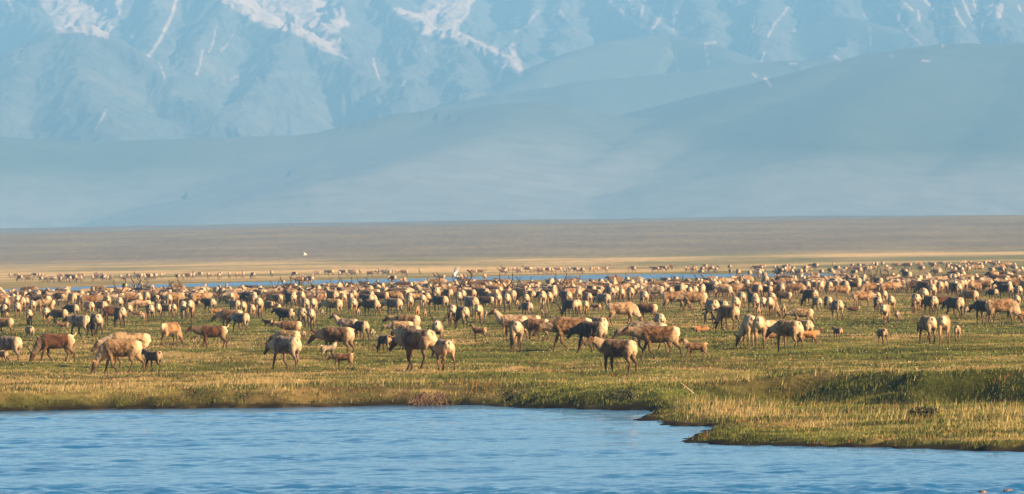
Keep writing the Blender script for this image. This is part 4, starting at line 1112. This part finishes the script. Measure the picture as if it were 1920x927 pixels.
# everything smaller and farther reads as one mass
VV = []; TT = []; CM = []; CC = []; nv = 0
for h in rest:
    sp = proto(h['kind'], h['pose'], h['gait'])
    co, tr, ck = sp['lo']
    co, tr, ck = co, tr, ck
    if h['ant']:
        cos = [co]; trs = [tr]; cks = [ck]; off = len(co)
        for me_ in antler_meshes(sp, h['ant']):
            ac = np.empty(len(me_.vertices) * 3, np.float32); me_.vertices.foreach_get("co", ac)
            me_.calc_loop_triangles(); at_ = np.empty(len(me_.loop_triangles) * 3, np.int32); me_.loop_triangles.foreach_get("vertices", at_)
            cos.append(ac.reshape(-1, 3)); trs.append(at_.reshape(-1, 3) + off); off += len(cos[-1])
            q = np.zeros((len(cos[-1]), 4), np.float32); q[:, 1] = .85; cks.append(q)
        co = np.concatenate(cos); tr = np.concatenate(trs); ck = np.concatenate(cks)
    a = math.radians(h['hd']); R = np.array([[math.cos(a), -math.sin(a), 0], [math.sin(a), math.cos(a), 0], [0, 0, 1]])
    VV.append(co @ R.T * h['sc'] + h['p'] + np.array([0, 0, -.02])); TT.append(tr + nv); nv += len(co)
    c = COATS[h['coat']]; k = vr.uniform(.86, 1.14)
    CM.append(ck[:, :3]); q = np.empty((len(co), 4), np.float32); q[:] = (c[0] * k, c[1] * k, c[2] * k, c[3]); CC.append(q)
me = mesh_np("herd", np.concatenate(VV), np.concatenate(TT), 3)
col_attr(me, "coat_mask", np.concatenate(CM))
at_ = me.color_attributes.new("coat", 'FLOAT_COLOR', 'POINT'); at_.data.foreach_set("color", np.concatenate(CC).ravel())
link("caribou_herd", me, M_HERD, kind="stuff")
print("individuals", len(ind), "rest", len(rest), "protos", len(PROTO))
# ------------------------------------------------------------------ grass
gr = np.random.default_rng(21)
def blades(n_, y0, y1, umax, wide):
    y = np.sqrt(gr.uniform(y0 ** 2, y1 ** 2, n_)); u = gr.uniform(-umax, umax, n_)
    x = u * np.maximum(y, 170)
    sdc_, sds_ = coast_sd(x, y)
    keep = sdc_ > 0.30 + 0.32 * vnoise(x / 0.6, y / 0.6, 511)
    x, y, sdc_, sds_ = x[keep], y[keep], sdc_[keep], sds_[keep]
    g_, w_, t_ = land_cover(x, y, sdc_, sds_)
    z = ground_z(x, y)
    N = len(x)
    isg = gr.random(N) < (0.10 + 0.62 * g_) * (1 - 0.9 * w_)
    h = np.where(isg, gr.uniform(.035, .095, N), gr.uniform(.02, .055, N))
    h = h * (1 + 2.2 * t_ ** 2 * isg * (gr.random(N) < .35) + .5 * t_) + w_ * gr.uniform(.02, .11, N) * (~isg)
    h = h * (0.6 + 0.8 * (vnoise(x / 1.3, y / 2.0, 501) * .5 + .5))
    clump = vnoise(x / 0.8, y / 1.0, 503) > -0.25
    h = h * np.where(clump, 1, .45)
    w = np.where(isg, gr.uniform(.012, .026, N), gr.uniform(.02, .05, N)) * wide
    a = gr.uniform(0, math.pi, N); lean = gr.normal(0, .25, N) * h; la = gr.uniform(0, 2 * math.pi, N)
    P = np.stack([x, y, z - .01], -1)
    dx = np.stack([np.cos(a) * w, np.sin(a) * w, np.zeros(N)], -1)
    tip = P + np.stack([lean * np.cos(la) + .12 * h, lean * np.sin(la), h], -1)
    V_ = np.stack([P - dx, P + dx, tip], 1).reshape(-1, 3)
    green = np.array([0.15, 0.18, 0.030]); green2 = np.array([0.235, 0.225, 0.05]); goldc = np.array([0.37, 0.285, 0.125]); dk = np.array([0.035, 0.050, 0.012]); rus = np.array([0.20, 0.105, 0.035])
    k = gr.random(N)[:, None]
    c = np.where(isg[:, None], goldc * (.7 + .6 * k), green + (green2 - green) * k)
    c = c + (dk - c) * (w_ * .85 * (~isg))[:, None]
    rsel = (vnoise(x / 2.2, y / 2.2, 507) > .35) & (gr.random(N) < .35)
    c = np.where(rsel[:, None], rus * (.7 + .6 * k), c)
    c = c * (0.85 + 0.3 * gr.random(N))[:, None]
    return V_, np.repeat(c, 3, axis=0)
Va, Ca = blades(620000, 163, 345, .070, .55)
Vb, Cb = blades(330000, 345, 640, .066, 1.3)
V_ = np.concatenate([Va, Vb]); C_ = np.concatenate([Ca, Cb])
me = mesh_np("grass", V_, np.arange(len(V_)).reshape(-1, 3), 3, False)
col_attr(me, "cover", C_)
m_gr, n, b = new_mat("grass_blades"); nb = NB(n)
at = nb.attr("cover"); nb.put(at.outputs['Color'], b.inputs['Base Color']); b.inputs['Roughness'].default_value = .7; b.inputs['Specular IOR Level'].default_value = .25
tr_ = nb.node("ShaderNodeBsdfTranslucent"); nb.put(at.outputs['Color'], tr_.inputs['Color'])
mxs = nb.node("ShaderNodeMixShader"); mxs.inputs[0].default_value = .3
nb.put(b.outputs[0], mxs.inputs[1]); nb.put(tr_.outputs[0], mxs.inputs[2]); nb.put(mxs.outputs[0], n.nodes["Material Output"].inputs['Surface'])
link("grass", me, m_gr, kind="stuff")

# cottongrass: white seed heads in drifts over the pasture
N = 1100
y = np.sqrt(gr.uniform(232.0 ** 2, 420.0 ** 2, N * 6)); x = gr.uniform(-.072, .072, N * 6) * y
sdc_, sds_ = coast_sd(x, y)
keep = (sds_ > 2.0) & (fbm(x / 7.0, y / 9.0, 601, 3) + .25 * gr.standard_normal(len(x)) > .38)
x, y = x[keep][:N], y[keep][:N]; z = ground_z(x, y); N = len(x)
r = gr.uniform(.009, .019, N)[:, None]; c0 = np.stack([x, y, z + gr.uniform(.10, .20, N)], -1)
dirs = np.array([(1, 0, 0), (-1, 0, 0), (0, 1, 0), (0, -1, 0), (0, 0, 1.3), (0, 0, -1)])
V_ = (c0[:, None, :] + dirs[None] * r[:, None]).reshape(-1, 3)
tri = np.array([(0, 2, 4), (2, 1, 4), (1, 3, 4), (3, 0, 4), (2, 0, 5), (1, 2, 5), (3, 1, 5), (0, 3, 5)])
me = mesh_np("cottongrass", V_, (tri[None] + 6 * np.arange(N)[:, None, None]).reshape(-1, 3), 3)
m_cot, n, b = new_mat("cottongrass_white"); b.inputs['Base Color'].default_value = (.62, .60, .52, 1); b.inputs['Roughness'].default_value = .9
link("cottongrass", me, m_cot, kind="stuff")

# ------------------------------------------------------------------ single small things
def tube_mesh(name, rows, ring=7, sub=4):
    L = Lofts()
    for r_ in rows: L.add('t', r_, ring, sub)
    me = bpy.data.meshes.new(name); me.from_pydata([tuple(v) for v in np.concatenate(L.V)], [], L.F)
    me.polygons.foreach_set("use_smooth", [True] * len(me.polygons)); me.update()
    return me
def on_ground(px, row):
    return hgt(px, row)

# gulls
m_gw, n, b = new_mat("gull_white"); b.inputs['Base Color'].default_value = (.8, .8, .78, 1); b.inputs['Roughness'].default_value = .8
m_gg, n, b = new_mat("gull_grey"); nb = NB(n); nb.put(nb.mix(nb.noise(scaled(nb, 4, 4, 4), 3), (.42, .44, .46), (.60, .61, .62)), b.inputs['Base Color']); b.inputs['Roughness'].default_value = .8
m_bill, n, b = new_mat("gull_bill"); b.inputs['Base Color'].default_value = (.55, .33, .05, 1)
def gull(px, row, D, hd, lift, sc, label):
    p = at_depth(np.array([px]), np.array([row]), np.array([D]))[0]
    o = link("gull", tube_mesh("gull_body", [[(-.26, 0, .0, .05, .012), (-.16, 0, 0, .045, .03), (-.04, 0, 0, .07, .065), (.1, 0, .01, .065, .065), (.19, 0, .03, .045, .048), (.25, 0, .045, .042, .042), (.29, 0, .04, .02, .02)]], 10), m_gw)
    o.location = tuple(p); o.rotation_euler = (0, 0, math.radians(hd)); o.scale = (sc,) * 3
    o['label'] = label; o['category'] = 'gull'; o['group'] = 'gulls flying over the plain'
    for sg in (1, -1):
        a, b2 = lift
        y1, z1 = .32 * math.cos(a), .32 * math.sin(a); y2, z2 = y1 + .40 * math.cos(b2), z1 + .40 * math.sin(b2)
        w = link("wing", tube_mesh("gull_wing", [[(.06, sg * .03, .02, .02, .09), (.08, sg * y1 * .6, .02 + z1 * .6, .014, .10), (.09, sg * y1, .02 + z1, .012, .09), (.0, sg * (y1 + .5 * (y2 - y1)), .02 + (z1 + z2) / 2, .01, .065), (-.10, sg * y2, .02 + z2, .006, .02)]], 8), m_gg, o)
    link("bill", tube_mesh("gull_bill", [[(.28, 0, .04, .012, .014), (.32, 0, .035, .010, .012), (.345, 0, .025, .005, .006)]], 6), m_bill, o)
gull(856, 519, 780, 150, (math.radians(62), math.radians(78)), 1.3, 'white gull with both wings raised, flying over the blue channel beyond the herd')
gull(571, 478, 800, 175, (math.radians(20), math.radians(-12)), 1.0, 'white gull with spread level wings, flying high before the brown heath slope')

# weathered branches, root tangle, dark bush
m_wood, n, b = new_mat("bleached_wood"); nb = NB(n)
nb.put(nb.mix(nb.noise(scaled(nb, 2, 2, 12), 4), (.30, .22, .15), (.55, .44, .32)), b.inputs['Base Color']); b.inputs['Roughness'].default_value = .9
p = on_ground(1728, 711)
o = link("bleached_branch", tube_mesh("branch", [[(0, 0, -.03, .022, .022), (-.06, 0, .12, .02, .02), (-.12, .02, .26, .016, .016), (-.18, .03, .36, .008, .008)], [(-.08, 0, .16, .012, .012), (-.02, .05, .26, .007, .007)]]), m_wood)
o.location = tuple(p); o['label'] = 'pale bleached branch sticking up from the turf above the golden bank'; o['category'] = 'branch'
p = on_ground(1758, 712)
o = link("bleached_branch", tube_mesh("branch", [[(.06, 0, -.02, .016, .016), (0, 0, .07, .014, .014), (-.09, .02, .13, .009, .009), (-.16, 0, .14, .005, .005)]]), m_wood)
o.location = tuple(p); o['label'] = 'short pale twig lying low in the turf right of a taller branch'; o['category'] = 'branch'
p = on_ground(1290, 737)
o = link("bleached_branch", tube_mesh("branch", [[(.16, 0, -.02, .014, .014), (.02, 0, .10, .013, .013), (-.12, .02, .22, .009, .009), (-.2, 0, .27, .005, .005)]]), m_wood)
o.location = tuple(p); o['label'] = 'slanting pale stick in long grass at the river inlet'; o['category'] = 'branch'

m_root, n, b = new_mat("root_tangle"); nb = NB(n)
nb.put(nb.mix(nb.noise(scaled(nb, 3, 3, 3), 5), (.05, .03, .022), (.24, .15, .095)), b.inputs['Base Color']); b.inputs['Roughness'].default_value = .95
rr = random.Random(4)
rows = []
for k in range(90):
    a = rr.uniform(-.45, .45); h0 = rr.uniform(.0, .26)
    q0 = (a, rr.uniform(-.1, .2), h0); q3 = (a + rr.uniform(-.35, .35), -rr.uniform(.1, .4), h0 - rr.uniform(-.1, .4))
    m1 = (a + rr.uniform(-.15, .15), -.12, h0 + rr.uniform(0, .15))
    rows.append([(*q0, .011, .011), (*m1, .009, .009), (*q3, .004, .004)])
p = at_level(np.array([803.]), np.array([762.]), -0.5)[0]
o = link("root_tangle", tube_mesh("roots", rows, 5, 3), m_root)
o.location = (p[0], p[1] + .3, p[2] + .05); o['label'] = 'reddish tangle of exposed roots hanging in the river bank'; o['category'] = 'roots'

m_leaf, n, b = new_mat("willow_leaf"); nb = NB(n)
nb.put(nb.mix(nb.noise(scaled(nb, 6, 6, 6), 5), (.018, .024, .008), (.055, .065, .02)), b.inputs['Base Color']); b.inputs['Roughness'].default_value = .8
def bush(px, row, w, h, label, seed, dense=620):
    q = np.random.default_rng(seed)
    p = on_ground(px, row)
    o = bpy.data.objects.new("willow_gap_clump", None); COL.objects.link(o); o.location = tuple(p)
    o['label'] = label; o['category'] = 'shrub'; o['group'] = 'dark dwarf willows in the bank'
    rs = []
    for k in range(9):
        a = q.uniform(0, 2 * math.pi); r_ = q.uniform(.3, .9)
        rs.append([(0, 0, -.03, .014, .014), (.4 * r_ * w * math.cos(a), .3 * r_ * w * math.sin(a), h * .5, .009, .009), (r_ * w * math.cos(a), .6 * r_ * w * math.sin(a), h * q.uniform(.6, 1), .004, .004)])
    link("stem", tube_mesh("stems", rs, 5, 3), m_root, o)
    n_ = dense; t = q.normal(0, 1, (n_, 3)); t /= np.linalg.norm(t, axis=1)[:, None]; r_ = q.uniform(.2, 1, n_) ** .5
    c = t * r_[:, None] * np.array([w, w * .6, h * .5]) + np.array([0, 0, h * .5])
    c = c[fbm(c[:, 0] * 4 + seed, c[:, 2] * 6 + c[:, 1] * 3, 3, 2) > -.22]
    c[:, 2] = np.maximum(c[:, 2], 0.0)
    n_ = len(c); e1 = q.normal(0, 1, (n_, 3)); e1 /= np.linalg.norm(e1, axis=1)[:, None]; e2 = np.cross(e1, q.normal(0, 1, (n_, 3))); e2 /= np.linalg.norm(e2, axis=1)[:, None]
    s1 = .035; V_ = np.stack([c - e1 * s1, c + e2 * s1 * .5, c + e1 * s1, c - e2 * s1 * .5], 1).reshape(-1, 3)
    link("foliage", mesh_np("foliage", V_, np.arange(len(V_)).reshape(-1, 4), 4, False), m_leaf, o)
bush(1732, 783, .40, .26, 'darkest low shrub in the hollow of the right-hand bank', 1)
bush(975, 752, .6, .3, 'dark clump in place of a shaded gap in the bank left of the inlet', 5)  # from here on, leafy clumps put in for the bank's shaded gaps
bush(1165, 752, .5, .3, 'dark clump in place of a shaded bank gap just left of the inlet mouth', 6)
bush(1085, 752, .5, .26, 'dark clump in place of a shaded bank gap between the two others', 7)

# stones breaking the water at the near shore
m_st, n, b = new_mat("wet_stone"); nb = NB(n)
nb.put(nb.mix(nb.noise(scaled(nb, 8, 8, 8), 3), (.09, .055, .04), (.22, .145, .11)), b.inputs['Base Color']); b.inputs['Roughness'].default_value = .45
for i_, (px, row, s_, lab) in enumerate(((1732, 923, .05, 'leftmost small reddish stone breaking the water'), (1792, 926, .045, 'small flat stone between two reddish ones'), (1842, 924, .06, 'rounded reddish stone at the lower right shore'),
                                         (1890, 922, .07, 'largest wet stone in the lower right corner'), (1912, 926, .05, 'stone touching the lower right corner'), (728, 925, .04, 'single tan stone alone at the bottom of the river'))):
    p = at_level(np.array([float(px)]), np.array([float(row)]), -0.5)[0]
    bmod = __import__('bmesh'); bm = bmod.new(); bmod.ops.create_icosphere(bm, subdivisions=3, radius=1.0)
    for v in bm.verts:
        k = 1 + .18 * math.sin(v.co.x * 3 + i_) * math.cos(v.co.y * 4 + i_ * 2) + .1 * math.sin(v.co.z * 7 + i_)
        v.co = Vector((v.co.x * k * 1.5, v.co.y * k, v.co.z * k * .7))
    me = bpy.data.meshes.new("stone"); bm.to_mesh(me); bm.free(); me.polygons.foreach_set("use_smooth", [True] * len(me.polygons))
    o = link("shore_stone", me, m_st); o.location = (p[0], p[1], -0.505); o.scale = (s_,) * 3; o.rotation_euler = (0, 0, i_ * 1.3)
    o['label'] = lab; o['category'] = 'stone'; o['group'] = 'stones at the water surface'
